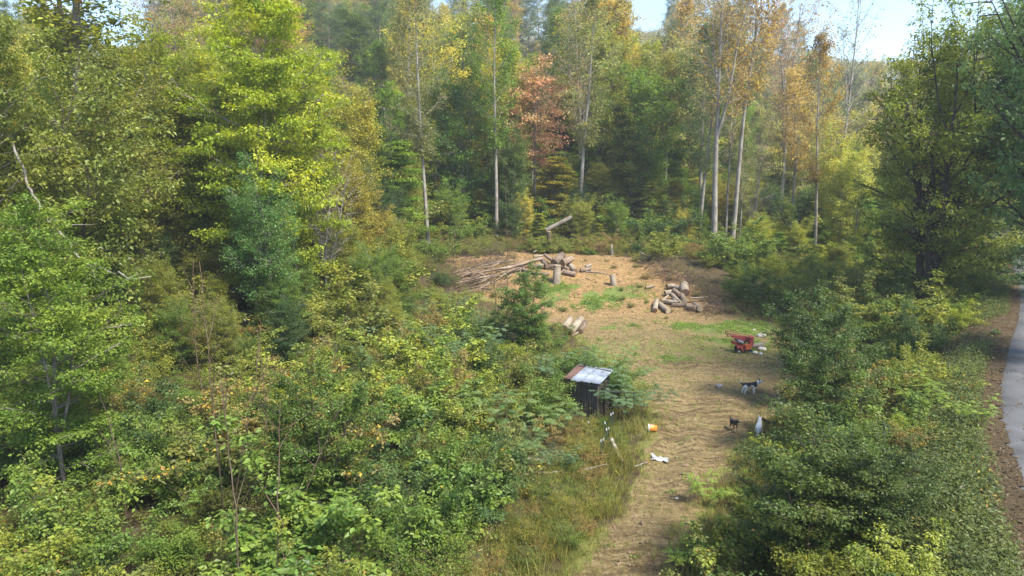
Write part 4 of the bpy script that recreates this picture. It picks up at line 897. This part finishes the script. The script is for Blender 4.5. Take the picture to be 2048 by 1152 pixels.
limb(Z1, [(460, 702), (360, 690), (275, 680)], .1, 9, 'short thick branch lying at the lower left of the pile')
limb(Z1, [(560, 452), (470, 500), (330, 520), (200, 560), (90, 605)], [.6, .5, .4, .3, .2], 6, 'thin branch above the long limbs')
limb(Z1, [(440, 640), (400, 672), (170, 705)], [.3, .2, .1], 8, 'brown branch under the left ends of the limbs')
limb(Z1, [(450, 600), (360, 640), (290, 660), (180, 720)], [.3, .2, .2, .1], 7, 'crooked branch crossing the lower left of the pile')
limb(Z1, [(660, 450), (560, 460), (450, 470), (300, 520), (160, 545)], [.8, .7, .6, .5, .3], 5, 'topmost grey branch of the rear pile', m=M_GREYBARK, extra=4)
limb(Z1, [(640, 560), (560, 640), (520, 720)], [.7, .5, .1], 3, 'leaning thin stick below the pale limb')
for i, (a, b_, c_, r_) in enumerate([((120, 560), (300, 500), (520, 470), 6), ((100, 640), (260, 610), (420, 560), 9), ((160, 590), (350, 560), (580, 500), 8), ((180, 740), (330, 700), (470, 660), 7), ((230, 520), (380, 470), (560, 440), 5), ((140, 690), (240, 640), (380, 620), 8), ((500, 540), (600, 500), (740, 450), 9), ((260, 640), (420, 610), (600, 540), 7), ((340, 480), (470, 440), (600, 420), 5)]):
    limb(Z1, [a, b_, c_], [.15, .35, .5], r_, 'dark branch tangled among the felled limbs, ' + ['farthest left upper', 'left lower', 'left middle', 'lowest', 'upper thin', 'short low', 'right end', 'central', 'topmost dark'][i] + ' one', m=[M_LOGMID, M_LOGDARK, M_BROWNSTEM][i % 3], extra=4, seed=40 + i)
limb(Z1, [(1290, 545), (1400, 553), (1510, 575)], .06, 6, 'grey pole lying between the pile and the standing log', m=M_GREYBARK)
limb(Z1, [(1290, 600), (1350, 628)], .05, 5, 'short stick on the clay right of the stump')
limb(Z1, [(830, 372), (900, 342), (975, 318)], .3, 6, 'pale branch on the rim above the rear pile', m=M_PALEBARK, extra=2)
limb(Z1, [(980, 282), (1045, 335)], .3, 5, 'short pale branch under the leaning snag', m=M_PALEBARK)
limb(Z2, [(135, 178), (230, 232), (345, 322)], [.3, .3, .15], 7, 'long grey branch sloping down the clay bank', 4.114, M_GREYBARK, extra=4)
limb(Z2, [(330, 264), (400, 305), (458, 352)], [.4, .3, .15], 6, 'second grey branch sloping toward the right pile', 4.114, M_GREYBARK, extra=4)
limb(Z2, [(150, 58), (192, 104)], [1.2, .8], 7, 'pale splinter on the rim stump', 4.114, M_GREYBARK)
A = PD(*Z1(965, 190), 67.5); B = Vector((A[0], A[1] + .1, Hs(A[0], A[1]) - .1)); log(B, A, .22, 'broken stump on the rim propping up the leaning snag', 'tree_stump', cat='stump', m=M_LOGDARK, end=M_CUTPALE)
log(A + Vector((-.3, .05, .12)), PD(*Z1(1166, 62), 68.2), .2, 'grey snag log leaning up to the right on the rim', 'leaning_snag', m=M_GREYBARK, end=M_CUTPALE)
for dx, dy, hh_, kk in ((-.6, -.5, 1.25, 'shrubB'), (.25, -.75, 1.1, 'shrubA'), (.8, -.3, 1.4, 'twiggy'), (-1.4, -.2, 1.5, 'shrubA'), (1.6, .1, 1.6, 'shrubB'), (.1, .8, 1.7, 'shrubC')):
    place(kk, B[0] + dx, B[1] + dy, hh_, 'green brush crowding round the stump that props the leaning snag', 'shrub', 'brush round the snag stump', (.20, .23, .045, .12), 'rim_brush', z=Hs(B[0] + dx, B[1] + dy) - .08, wide=1.25)
# twig heaps (nobody could count the twigs)
def twigs(name, spots, n, label, m, L=(.5, 1.6)):
    rng = np.random.default_rng(len(name) + n); T = Tubes()
    for k in range(n):
        px, py, sx, sy, hh = spots[rng.integers(len(spots))]; q = P(px, py); x = q[0] + rng.normal(0, sx); y = q[1] + rng.normal(0, sy); z = Hs(x, y) + abs(rng.normal(0, hh))
        T.add(curve_path([x, y, z], rng.normal(size=3) * [1, 1, .35], rng.uniform(*L), 4, rng, (0, 0, -.1), .2), [.016, .014, .01, .006], 3)
    o = new_obj(name, T.mesh(name), None, m); tag(o, label, kind='stuff'); return o
twigs('brush_heap', [(*Z1(250, 580), 2.2, 1.2, .35), (*Z1(420, 480), 2.2, 1.0, .5), (*Z1(300, 680), 1.6, .8, .2), (*Z1(430, 400), 1.5, 1, .6)], 1100, 'heap of dark twigs around the felled branches', M_BROWNSTEM)
twigs('twig_heap', [(*Z2(560, 450), 1.0, .8, .35), (*Z2(640, 490), 1.2, .7, .3), (*Z2(800, 540), 1.0, .7, .4), (*Z2(880, 640), .8, .7, .5), (*Z2(480, 400), 1.2, .8, .3), (*Z2(950, 760), 1.0, .6, .4)], 900, 'heaps of dry twigs behind the right log pile', M_BROWNSTEM)
# ------------------------------------------------------------ lower track: sticks, shed, posts, bucket, bag
stem_thing([P(*Z4(585, 815), .35), P(*Z4(625, 900), .2), P(*Z4(675, 995), .1)], .085, .07, 'mottled grey log lying by the fence posts', 'fallen_log', 'log', M_LOGBARK, 9)
stem_thing([P(*Z4(770, 1045), .05), P(*Z4(885, 1012), .05)], .035, .025, 'short pale stick beside the white bag', 'stick', 'stick', M_PALEBARK, 6)
stem_thing([P(1040, 914, .25), P(1085, 922, .25)], .09, .07, 'reddish brown fallen log in the lower thicket', 'fallen_log', 'log', M_LOGBARK, 8)
stem_thing([P(1052, 945, .2), P(1090, 947, .25), P(1130, 943, .25)], .045, .025, 'pale fallen stick below the reddish fallen log', 'stick', 'stick', M_GREYBARK, 6, extra=3)
stem_thing([P(1168, 940, .2), P(1190, 936, .25), P(1215, 928, .3)], .06, .04, 'pale stick in the tall grass left of the track', 'stick', 'stick', M_GREYBARK, 6)

def box(bm, cx, cy, cz, sx, sy, sz, bev=0, rot=None):
    r = bmesh.ops.create_cube(bm, size=1); vs = r['verts']; bmesh.ops.scale(bm, vec=(sx, sy, sz), verts=vs)
    if bev: bmesh.ops.bevel(bm, geom=[e for e in bm.edges if e.verts[0] in vs and e.verts[1] in vs], offset=bev, segments=2, affect='EDGES', profile=.5); vs = [v for v in bm.verts if v in set(bm.verts) and v.tag is False] if False else None
    return r
def bobj(name, cx, cy, cz, sx, sy, sz, m, parent, bev=.01, rot=None):
    bm = bmesh.new(); bmesh.ops.create_cube(bm, size=1); bmesh.ops.scale(bm, vec=(sx, sy, sz), verts=bm.verts)
    if bev: bmesh.ops.bevel(bm, geom=list(bm.edges), offset=bev, segments=1, affect='EDGES')
    me = bpy.data.meshes.new(name); bm.to_mesh(me); bm.free(); o = new_obj(name, me, parent, m); o.location = (cx, cy, cz)
    if rot: o.rotation_euler = rot
    return o
def tobj(name, pts, r, m, parent, k=8, cap=True):
    T = Tubes(); T.add(pts, r, k, cap); return new_obj(name, T.mesh(name), parent, m)
def prism(name, prof, w, m, parent, y0=0, bev=.008):
    """profile in x-z pulled along y"""
    n = len(prof); V = [(x, y0 - w / 2, z) for x, z in prof] + [(x, y0 + w / 2, z) for x, z in prof]
    F = [tuple(range(n)), tuple(range(2 * n - 1, n - 1, -1))] + [(i, i + n, (i + 1) % n + n, (i + 1) % n) for i in range(n)]
    bm = bmesh.new(); vv = [bm.verts.new(v) for v in V]; [bm.faces.new([vv[i] for i in f]) for f in F]; bmesh.ops.recalc_face_normals(bm, faces=bm.faces)
    if bev: bmesh.ops.bevel(bm, geom=list(bm.edges), offset=bev, segments=1, affect='EDGES')
    me = bpy.data.meshes.new(name); bm.to_mesh(me); bm.free(); return new_obj(name, me, parent, m)
M_RED = simple('red_paint', (.24, .03, .028), .6, .5, 6, .1, col2=(.42, .07, .05)); M_ORANGE = simple('orange_paint', (.45, .10, .035), .5, .25, 9, .05)
M_BLACK = simple('black_metal', (.025, .025, .027), .55, .3, 12, .05); M_STEEL = simple('worn_steel', (.22, .22, .23), .5, .4, 12, .1, .6)
M_RUBBER = simple('rubber', (.03, .028, .026), .9, .3, 20, .1); M_TIN = simple('tin_sheet', (.16, .19, .23), .6, .3, 3, .05, .2, col2=(.34, .38, .44)); M_RUST = simple('rusty_tin', (.11, .06, .045), .8, .4, 6, .2)
M_OLDWOOD = simple('weathered_board', (.085, .07, .058), .9, .5, 9, .3); M_POSTGREEN = simple('post_green', (.03, .055, .04), .6, .3, 15, 0); M_WHITE = simple('white_paint', (.55, .55, .53), .6, .2, 9, 0)
M_BUCKET = simple('orange_plastic', (.62, .19, .02), .45, .06, 5, 0); M_BAG = simple('bag_plastic', (.40, .39, .39), .6, .18, 9, .15); M_ROCK = simple('grey_stone', (.30, .28, .26), .9, .4, 5, .6); M_PALEROCK = simple('pale_stone', (.52, .45, .38), .9, .25, 5, .5)
# tin roofed shed
def shed():
    c = PD(1176, 800, 30.2); x0, y0 = c[0], 30.2; z0 = Hs(x0, y0)
    e = bpy.data.objects.new('tin_roof_shed', None); sc.collection.objects.link(e); e.location = (x0, y0, z0); e.rotation_euler = (0, 0, R(-34)); e.scale = (.78, .72, .92)
    tag(e, 'small open slatted shed with a silver tin roof in the thicket', 'shed')
    for x in (-.92, .92):
        for y, h in ((-.7, 1.7), (.8, 2.15)): bobj('post', x, y, h / 2 - .1, .09, .09, h + .2, M_OLDWOOD, e)
    for i in range(11): bobj('board', -.80 + i * .16, -.72 + (i % 2) * .012, .86 + random.uniform(-.03, .03), .10, .022, 1.45, M_OLDWOOD, e, .003, (0, random.uniform(-.03, .03), 0))
    for i in range(8): bobj('board', .935, -.55 + i * .19, .95, .022, .12, 1.6, M_OLDWOOD, e, .003)
    for i in range(8): bobj('board', -.935, -.55 + i * .19, .95, .022, .12, 1.6, M_OLDWOOD, e, .003)
    for i in range(11): bobj('board', -.80 + i * .16, .83, 1.0, .13, .022, 1.9, M_OLDWOOD, e, .003)
    for y, z in ((-.76, 1.66), (.86, 2.1)): bobj('beam', 0, y, z, 2.05, .06, .1, M_OLDWOOD, e)
    # four overlapping corrugated sheets, the left one rusty
    for s in range(4):
        xs = np.linspace(0, .62, 25); V = []
        for y, z in ((-1.0, 1.80), (0, 1.95), (1.05, 2.12)):
            for x in xs: V.append((x, y, z + .018 * math.cos(x * 2 * math.pi / .09) + s * .006))
        n = len(xs); i = (np.arange(2)[:, None] * n + np.arange(n - 1)[None]).ravel()
        me = mesh_np('roof_sheet', V, np.stack([i, i + 1, i + n + 1, i + n], 1), smooth=True)
        o = new_obj('roof_sheet', me, e, M_RUST if s == 0 else M_TIN); o.location = (-1.15 + s * .56, [.0, -.12, 0, .08][s], .02); o.rotation_euler = (0, 0, [.02, -.03, .01, .02][s])
        md = o.modifiers.new('thickness', 'SOLIDIFY'); md.thickness = .004
        if s == 0: o['label'] = 'rusty left roof sheet'
shed()
def gate():
    a = PD(*Z4(530, 440), 29.0); z0 = Hs(a[0], 29.0); top = PD(*Z4(650, 428), 29.0)[2]; w = PD(*Z4(775, 428), 29.0)[0] - a[0]
    e = bpy.data.objects.new('metal_gate', None); sc.collection.objects.link(e); e.location = (a[0], 29.0, z0); tag(e, 'black tube gate frame standing right of the shed', 'gate')
    t = top - z0
    pts = [(0, 0, t), (w - .12, 0, t), (w - .04, 0, t - .03), (w, 0, t - .12), (w, 0, .05)]
    tobj('frame', pts, .024, M_BLACK, e)
    for i in range(1, 5): tobj('rail', [(0, 0, t - i * .24), (w, 0, t - i * .24)], .018, M_BLACK, e, 6)
    tobj('upright', [(w * .5, 0, t), (w * .5, 0, .05)], .016, M_BLACK, e, 6); tobj('upright', [(0, 0, t + .05), (0, 0, 0)], .03, M_BLACK, e, 6)
gate()
for i, (p, q) in enumerate([((597, 745), (597, 592)), ((580, 745), (580, 603)), ((535, 800), (531, 672)), ((540, 870), (543, 725)), ((560, 860), (570, 718)), ((500, 970), (508, 820)), ((515, 955), (527, 808)), ((450, 760), (393, 670))]):
    A = P(*Z4(*p)); B = PD(*Z4(*q), A[1]); A[2] -= .25; d = (B - A); L = d.length
    e = bpy.data.objects.new('fence_post', None); sc.collection.objects.link(e); e.location = A; e.rotation_mode = 'QUATERNION'; e.rotation_quaternion = d.to_track_quat('Z', 'Y')
    tag(e, ['rightmost rear green fence post with white tip', 'second rear green fence post just left of the rightmost', 'leftmost post of the middle trio with white tip', 'middle post of the middle trio', 'right post of the middle trio', 'front left green fence post', 'front right green fence post', 'green fence post leaning left away from the others'][i], 'fence post', 'green steel fence posts by the track')
    # T profile
    def tpost(nm, z0, z1, m):
        s = .021; V = []; F = []
        for z in (z0, z1): V += [(-s, 0, z), (s, 0, z), (s, .007, z), (.004, .007, z), (.004, .042, z), (-.004, .042, z), (-.004, .007, z), (-s, .007, z)]
        F = [(k, (k + 1) % 8, (k + 1) % 8 + 8, k + 8) for k in range(8)]; me = bpy.data.meshes.new(nm); me.from_pydata(V, [], F + [tuple(range(7, -1, -1)), tuple(range(8, 16))]); new_obj(nm, me, e, m)
    tpost('shaft', 0, L - .10, M_POSTGREEN); tpost('painted_tip', L - .10, L, M_WHITE)
def bucket():
    q = P(1304, 863); r0, r1, h = .15, .128, .36
    e = bpy.data.objects.new('bucket', None); sc.collection.objects.link(e); e.location = (q[0] - .17, q[1], q[2] + .15); e.rotation_euler = (0, R(90), R(-6)); tag(e, 'orange plastic bucket with white rim lying on its side', 'bucket')
    def lathe(nm, prof, m, k=32):
        V = [(r * math.cos(a), r * math.sin(a), z) for z, r in prof for a in np.arange(k) * 2 * math.pi / k]; n = len(prof)
        i = (np.arange(n - 1)[:, None] * k + np.arange(k)[None]); j = (np.arange(n - 1)[:, None] * k + (np.arange(k)[None] + 1) % k)
        return new_obj(nm, mesh_np(nm, V, np.stack([i, j, j + k, i + k], 2).reshape(-1, 4), smooth=True), e, m)
    lathe('body', [(.012, r0 - .004), (.05, r0 - .006), (h, r1), (h, .001)], M_BUCKET); lathe('inside', [(.02, r0 - .008), (h - .01, r1 - .006), (h - .01, .001)], M_WHITE)
    lathe('rim', [(.0, r0 - .012), (-.004, r0 + .006), (.012, r0 + .01), (.05, r0 + .008), (.052, r0 - .004)], M_WHITE)
    # faded white print: a broken block of strokes on the upper side
    for (z0, z1, a0, a1) in [(.10, .13, 2.6, 3.5), (.14, .155, 2.7, 3.4), (.17, .21, 2.75, 3.05), (.17, .21, 3.15, 3.4), (.225, .24, 2.7, 3.45)]:
        V = []; F = []; n = 8
        for k in range(n + 1):
            a = a0 + (a1 - a0) * k / n
            for z in (z0, z1): r = r0 - .006 + (r1 - r0 + .006) * (z - .05) / (h - .05) + .0035; V.append((r * math.cos(a), r * math.sin(a), z))
        F = [(2 * k, 2 * k + 2, 2 * k + 3, 2 * k + 1) for k in range(n)]; me = bpy.data.meshes.new('print_mark'); me.from_pydata(V, [], F); new_obj('print_mark', me, e, M_WHITE)
    tobj('handle', [(.03, r0 * math.cos(a) * 1.03 * 0 + math.cos(a) * .16, 0) if 0 else (.16 * math.sin(a) * .9, .16 * math.cos(a), .03 + .10 * math.sin(a)) for a in np.linspace(0, math.pi, 12)], .003, M_STEEL, e, 5)
bucket()
def sheet(name, c, w, d, hh, label, cat, m, seed, rot=0, n=26):
    xs = np.linspace(-.5, .5, n); X, Y = np.meshgrid(xs, xs); x = X.ravel(); y = Y.ravel()
    ax = x * w * (1 + .25 * (fbm(y * 4, y * 0, 1, seed) - .5)) + .25 * w * (np.abs(x) > 2); ay = y * d * (1 + .7 * (fbm(x * 3 + 5, x * 0, 1, seed + 4) - .5)) + .16 * d * np.sin(x * 5)
    ca, sa = math.cos(rot), math.sin(rot); wx = c[0] + ax * ca - ay * sa; wy = c[1] + ax * sa + ay * ca
    z = Hf(wx, wy) + .02 + hh * np.abs(fbm(x * 6 + 9, y * 6, 1, seed + 9) - .3) * 1.6 + hh * 1.3 * np.clip(x - .1, 0, 1)
    i = (np.arange(n - 1)[:, None] * n + np.arange(n - 1)[None]).ravel(); V = np.stack([wx - c[0], wy - c[1], z - c[2]], 1)
    o = new_obj(name, mesh_np(name, V, np.stack([i, i + 1, i + n + 1, i + n], 1), smooth=False), None, m); o.location = c; tag(o, label, cat); md = o.modifiers.new('t', 'SOLIDIFY'); md.thickness = .006; return o
sheet('crumpled_bag', P(1320, 922), .66, .34, .16, 'crumpled white and grey feed bag lying on the track', 'bag', M_BAG, 3, R(-10))
sheet('litter_scrap', P(1353, 999), .12, .09, .05, 'tiny pale litter scrap on the lower track', 'litter', M_BAG, 8, 0, 8)
sheet('paper_scrap', P(1920, 966, .25), .36, .16, .1, 'white paper scrap in the weeds beside the road', 'litter', M_WHITE, 12, R(30), 12)
def rock(px, py, r, label, m=M_ROCK, sq=(1, .8, .65), seed=1):
    q = P(px, py); rng = np.random.default_rng(seed); bm = bmesh.new(); bmesh.ops.create_icosphere(bm, subdivisions=3, radius=1)
    pl = unit(rng.normal(size=(9, 3)))
    for v in bm.verts:
        c = np.array(v.co); dd = (pl @ c).max(); v.co = Vector(c * min(1, .82 / dd) * r * np.array(sq) * (1 + rng.uniform(-.02, .02)))
    me = bpy.data.meshes.new('rock'); bm.to_mesh(me); bm.free(); o = new_obj('rock', me, None, m); o.location = q + Vector((0, 0, r * sq[2] * .45)); tag(o, label, 'rock'); return o
rock(1522, 674, .30, 'grey rounded boulder behind the red log splitter', seed=2); rock(1524, 701, .26, 'pale angular rock right of the red log splitter', M_PALEROCK, seed=4)
rock(1510, 707, .17, 'small pale rock at the foot of the angular one', M_PALEROCK, seed=5); rock(1521, 709, .13, 'smallest white rock by the red log splitter', M_WHITE, seed=6); rock(1438, 775, .19, 'grey flat stone lying on the bare track', seed=7); rock(1507, 662, .15, 'small stone left of the grey boulder', seed=8)
A = P(1500, 693, .14); B = P(1527, 690, .14); log(A, B, .15, 'grey log lying right of the red log splitter', 'cut_log', m=M_GREYBARK, end=M_CUT, group='logs near the red machine')
# ------------------------------------------------------------ red log splitter
def machine():
    q = P(1481, 704); e = bpy.data.objects.new('log_splitter', None); sc.collection.objects.link(e); e.location = q; e.rotation_euler = (0, 0, R(-6)); e.scale = (1.12,) * 3
    tag(e, 'small red wheeled garden machine with long handle frame parked on green weeds', 'machine')
    prism('body', [(-.48, .62), (.34, .34), (.40, .12), (.1, .1), (-.12, .30), (-.52, .50)], .36, M_RED, e)
    prism('side_panel', [(-.55, .86), (.50, .80), (.47, .50), (.28, .46), (-.45, .74)], .03, M_RED, e, .24)
    prism('end_box', [(.42, .86), (.60, .90), (.58, .36), (.42, .34)], .46, M_RED, e, .02)
    prism('end_plate', [(.602, .86), (.612, .86), (.60, .42), (.59, .42)], .38, M_BLACK, e, .02, 0)
    prism('chute', [(.16, .44), (.46, .52), (.50, .26), (.22, .18)], .34, M_ORANGE, e, -.12)
    prism('wheel_guard', [(-.28, .36), (.02, .42), (.08, .14), (-.18, .06)], .2, M_RED, e, -.25)
    bobj('engine', -.08, -.12, .60, .34, .26, .16, M_STEEL, e, .03, (0, R(18), 0)); bobj('air_filter', .12, -.16, .60, .14, .14, .14, M_BLACK, e, .02); bobj('fuel_tank', -.28, -.12, .70, .2, .2, .1, M_BLACK, e, .03, (0, R(18), 0))
    for y in (-.27, .27):
        tobj('handle', [(.46, y, .84), (.2, y, .93), (-.2, y, 1.0), (-.78, y, 1.08)], .018, M_RED, e); tobj('handle', [(.3, y, .76), (-.3, y, .86), (-.8, y, .90)], .016, M_RED, e)
    tobj('crossbar', [(-.78, -.27, 1.08), (-.80, 0, 1.08), (-.78, .27, 1.08)], .018, M_RED, e); tobj('crossbar', [(-.78, -.27, 1.08), (-.80, -.27, .90)], .016, M_RED, e); tobj('crossbar', [(-.78, .27, 1.08), (-.80, .27, .90)], .016, M_RED, e)
    for x, y in ((-.14, -.30), (-.14, .26), (.45, -.24), (.45, .26)):
        T = Tubes(); rr = .15 if x < 0 else .11; T.add([(x, y - .05, rr), (x, y - .045, rr), (x, y + .045, rr), (x, y + .05, rr)], [rr * .9, rr, rr, rr * .9], 20, True); w = new_obj('wheel', T.mesh('wheel'), e, M_RUBBER)
        T = Tubes(); T.add([(x, y - .056, rr), (x, y + .056, rr)], [rr * .5] * 2, 12, True); new_obj('rim', T.mesh('rim'), w, M_STEEL)
machine()
# ------------------------------------------------------------ dogs
def dog_material(name, rules):
    m, ns, l = mat(name); o = N(ns, 'ShaderNodeOutputMaterial'); b = N(ns, 'ShaderNodeBsdfPrincipled', {'Roughness': .85}); a = N(ns, 'ShaderNodeAttribute', attribute_name='coat'); r = ramp(ns, rules)
    t = N(ns, 'ShaderNodeTexCoord'); z = N(ns, 'ShaderNodeTexNoise', {'Scale': 40, 'Detail': 4}); l.new(t.outputs['Object'], z.inputs[0]); u = N(ns, 'ShaderNodeBump', {'Strength': .4, 'Distance': .01}); l.new(z.outputs[0], u.inputs['Height'])
    l.new(a.outputs['Fac'], r.inputs[0]); l.new(r.outputs[0], b.inputs['Base Color']); l.new(u.outputs[0], b.inputs['Normal']); l.new(b.outputs[0], o.inputs[0]); return m
def dog(name, loc, yaw, size, label, mt, coat, pose='stand'):
    if pose == 'stand':
        V = [(-.26, 0, .50), (-.08, 0, .50), (.12, 0, .49), (.26, 0, .52), (.36, 0, .62), (.45, 0, .68), (.54, 0, .66), (.62, 0, .635),
             (-.36, 0, .52), (-.45, 0, .56), (-.50, 0, .64), (-.48, 0, .72)]
        Rr = [.115, .11, .13, .12, .085, .085, .055, .035, .04, .035, .03, .02]
        E = [(0, 1), (1, 2), (2, 3), (3, 4), (4, 5), (5, 6), (6, 7), (0, 8), (8, 9), (9, 10), (10, 11)]
        for s, dx in ((-.085, .05), (.085, -.04)):
            i = len(V); V += [(-.24, s, .40), (-.20 + dx, s, .30), (-.31 + dx, s, .17), (-.29 + dx, s, .04), (-.25 + dx, s, .02)]; Rr += [.08, .058, .032, .026, .028]; E += [(0, i), (i, i + 1), (i + 1, i + 2), (i + 2, i + 3), (i + 3, i + 4)]
            i = len(V); V += [(.22, s, .38), (.20 - dx, s, .25), (.22 - dx, s, .12), (.22 - dx, s, .03), (.26 - dx, s, .02)]; Rr += [.062, .042, .03, .025, .027]; E += [(3, i), (i, i + 1), (i + 1, i + 2), (i + 2, i + 3), (i + 3, i + 4)]
    else:
        V = [(-.16, 0, .17), (-.08, 0, .30), (.02, 0, .42), (.08, 0, .52), (.12, 0, .62), (.18, 0, .68), (.26, 0, .66), (.32, 0, .64), (-.26, 0, .07), (-.36, 0, .04), (-.44, .05, .04)]
        Rr = [.14, .135, .12, .10, .075, .08, .05, .032, .04, .03, .02]; E = [(0, 1), (1, 2), (2, 3), (3, 4), (4, 5), (5, 6), (6, 7), (0, 8), (8, 9), (9, 10)]
        for s in (-.10, .10):
            i = len(V); V += [(-.04, s, .20), (.08, s * 1.2, .17), (-.02, s * 1.2, .05), (.10, s * 1.2, .03)]; Rr += [.085, .055, .035, .03]; E += [(0, i), (i, i + 1), (i + 1, i + 2), (i + 2, i + 3)]
            i = len(V); V += [(.09, s * .8, .36), (.12, s * .75, .2), (.13, s * .75, .04), (.18, s * .75, .02)]; Rr += [.055, .036, .027, .028]; E += [(2, i), (i, i + 1), (i + 1, i + 2), (i + 2, i + 3)]
    me = bpy.data.meshes.new(name); me.from_pydata(V, E, []); o = new_obj(name, me)
    md = o.modifiers.new('skin', 'SKIN'); me.skin_vertices[0].data[0].use_root = True
    for i, r in enumerate(Rr): me.skin_vertices[0].data[i].radius = (r, r)
    s2 = o.modifiers.new('sub', 'SUBSURF'); s2.levels = 2; s2.render_levels = 2
    dg = C.evaluated_depsgraph_get(); nm_ = bpy.data.meshes.new_from_object(o.evaluated_get(dg)); o.modifiers.clear(); o.data = nm_; nm_.materials.clear(); nm_.materials.append(mt)
    co = np.zeros(len(nm_.vertices) * 3); nm_.vertices.foreach_get('co', co); co = co.reshape(-1, 3); a = nm_.attributes.new('coat', 'FLOAT', 'POINT'); a.data.foreach_set('value', np.clip(coat(co), 0, 1).astype(np.float32))
    nm_.polygons.foreach_set('use_smooth', np.ones(len(nm_.polygons), bool))
    hx, hz = (.45, .75) if pose == 'stand' else (.17, .75)
    for s in (-1, 1):
        T = Tubes(); T.add([(hx - .02, s * .045, hz - .03), (hx - .03, s * .055, hz + .02), (hx - .02, s * .06, hz + .065)], [.03, .022, .004], 6, True); new_obj('ear', T.mesh('ear'), o, M_DARKCOAT if pose == 'stand' or 'black' in name else mt)
        bm = bmesh.new(); bmesh.ops.create_icosphere(bm, subdivisions=1, radius=.011); em = bpy.data.meshes.new('eye'); bm.to_mesh(em); bm.free(); oe = new_obj('eye', em, o, M_BLACK); oe.location = (hx + .055, s * .05, hz - .045)
    bm = bmesh.new(); bmesh.ops.create_icosphere(bm, subdivisions=2, radius=.018); em = bpy.data.meshes.new('nose'); bm.to_mesh(em); bm.free(); on = new_obj('nose', em, o, M_BLACK); on.location = (.652, 0, .64) if pose == 'stand' else (.345, 0, .645)
    o.location = loc; o.rotation_euler = (0, 0, yaw); o.scale = (size,) * 3; tag(o, label, 'dog'); return o
M_DARKCOAT = simple('dark_fur', (.025, .023, .022), .85, .3, 30, .2)
bw = dog_material('piebald_fur', [(0, (.70, .68, .64)), (.48, (.70, .68, .64)), (.56, (.022, .022, .025)), (1, (.022, .022, .025))])
blk = dog_material('black_fur', [(0, (.10, .05, .025)), (.4, (.03, .026, .024)), (1, (.015, .015, .016))]); wht = dog_material('white_fur', [(0, (.62, .60, .56)), (1, (.74, .72, .68))])
q = P(1499, 789); dog('dog', q, R(-5), 1.0, 'white dog with black saddle and raised tail standing on the bare track', bw, lambda c: .5 + 4 * (c[:, 2] - .46 - .05 * np.sin(c[:, 0] * 20)) * (c[:, 0] < .3) * (c[:, 0] > -.47) - .4 * (c[:, 0] < -.47) - .3 * (c[:, 0] >= .3))
q = P(1467, 858); dog('dog', q, R(-78), .68, 'small black dog with tan chest standing on the track facing the camera', blk, lambda c: .2 + 2 * (c[:, 2] - .25))
q = P(1517, 868); dog('dog', q, R(60), .92, 'white dog sitting half hidden at the right edge of the track', wht, lambda c: c[:, 2], 'sit')
q = P(1538, 858); dog('dog', q, R(160), .6, 'dark dog behind the white sitting dog in the bank leaves', blk, lambda c: .2 + 2 * (c[:, 2] - .25))

# ------------------------------------------------------------ labels: tell look-alikes apart by their order
from collections import defaultdict
by = defaultdict(list)
for o in sc.objects:
    if o.parent is None and 'category' in o: by[o['label']].append(o)
ORD = ['leftmost', 'second', 'third', 'fourth', 'fifth', 'sixth', 'seventh', 'eighth', 'ninth', 'tenth', 'eleventh', 'twelfth', 'thirteenth', 'fourteenth', 'fifteenth', 'sixteenth', 'seventeenth', 'eighteenth', 'nineteenth', 'twentieth']
for lab, os_ in by.items():
    if 1 < len(os_) <= 20:
        os_.sort(key=lambda o: o.location.x / max(o.location.y, 1))
        for i, o in enumerate(os_):
            o['label'] = (lab + (', leftmost' if i == 0 else ', rightmost' if i == len(os_) - 1 else f', {ORD[i]} from left'))
            if len(o['label'].split()) > 16: o['label'] = o['label'].replace(' the ', ' ').replace(' small leaved ', ' ').replace('blue green feathery', 'feathery').replace(' from left', '')
# ------------------------------------------------------------ haze
if HAZE:
    me = bpy.data.meshes.new('haze'); bm = bmesh.new(); bmesh.ops.create_cube(bm, size=1); bm.to_mesh(me); bm.free()
    m, ns, l = mat('haze'); o = N(ns, 'ShaderNodeOutputMaterial'); v = N(ns, 'ShaderNodeVolumePrincipled', {'Density': HAZE, 'Anisotropy': .2}); v.inputs['Color'].default_value = (.93, .96, 1, 1); l.new(v.outputs[0], o.inputs['Volume'])
    h = new_obj('haze', me, None, m); zmin = float(fz.min()) - 1; zmax = 90; h.location = (0, 420, (zmin + zmax) / 2); h.scale = (1500, 1100, zmax - zmin); tag(h, 'pale blue autumn haze between the hills', kind='stuff')
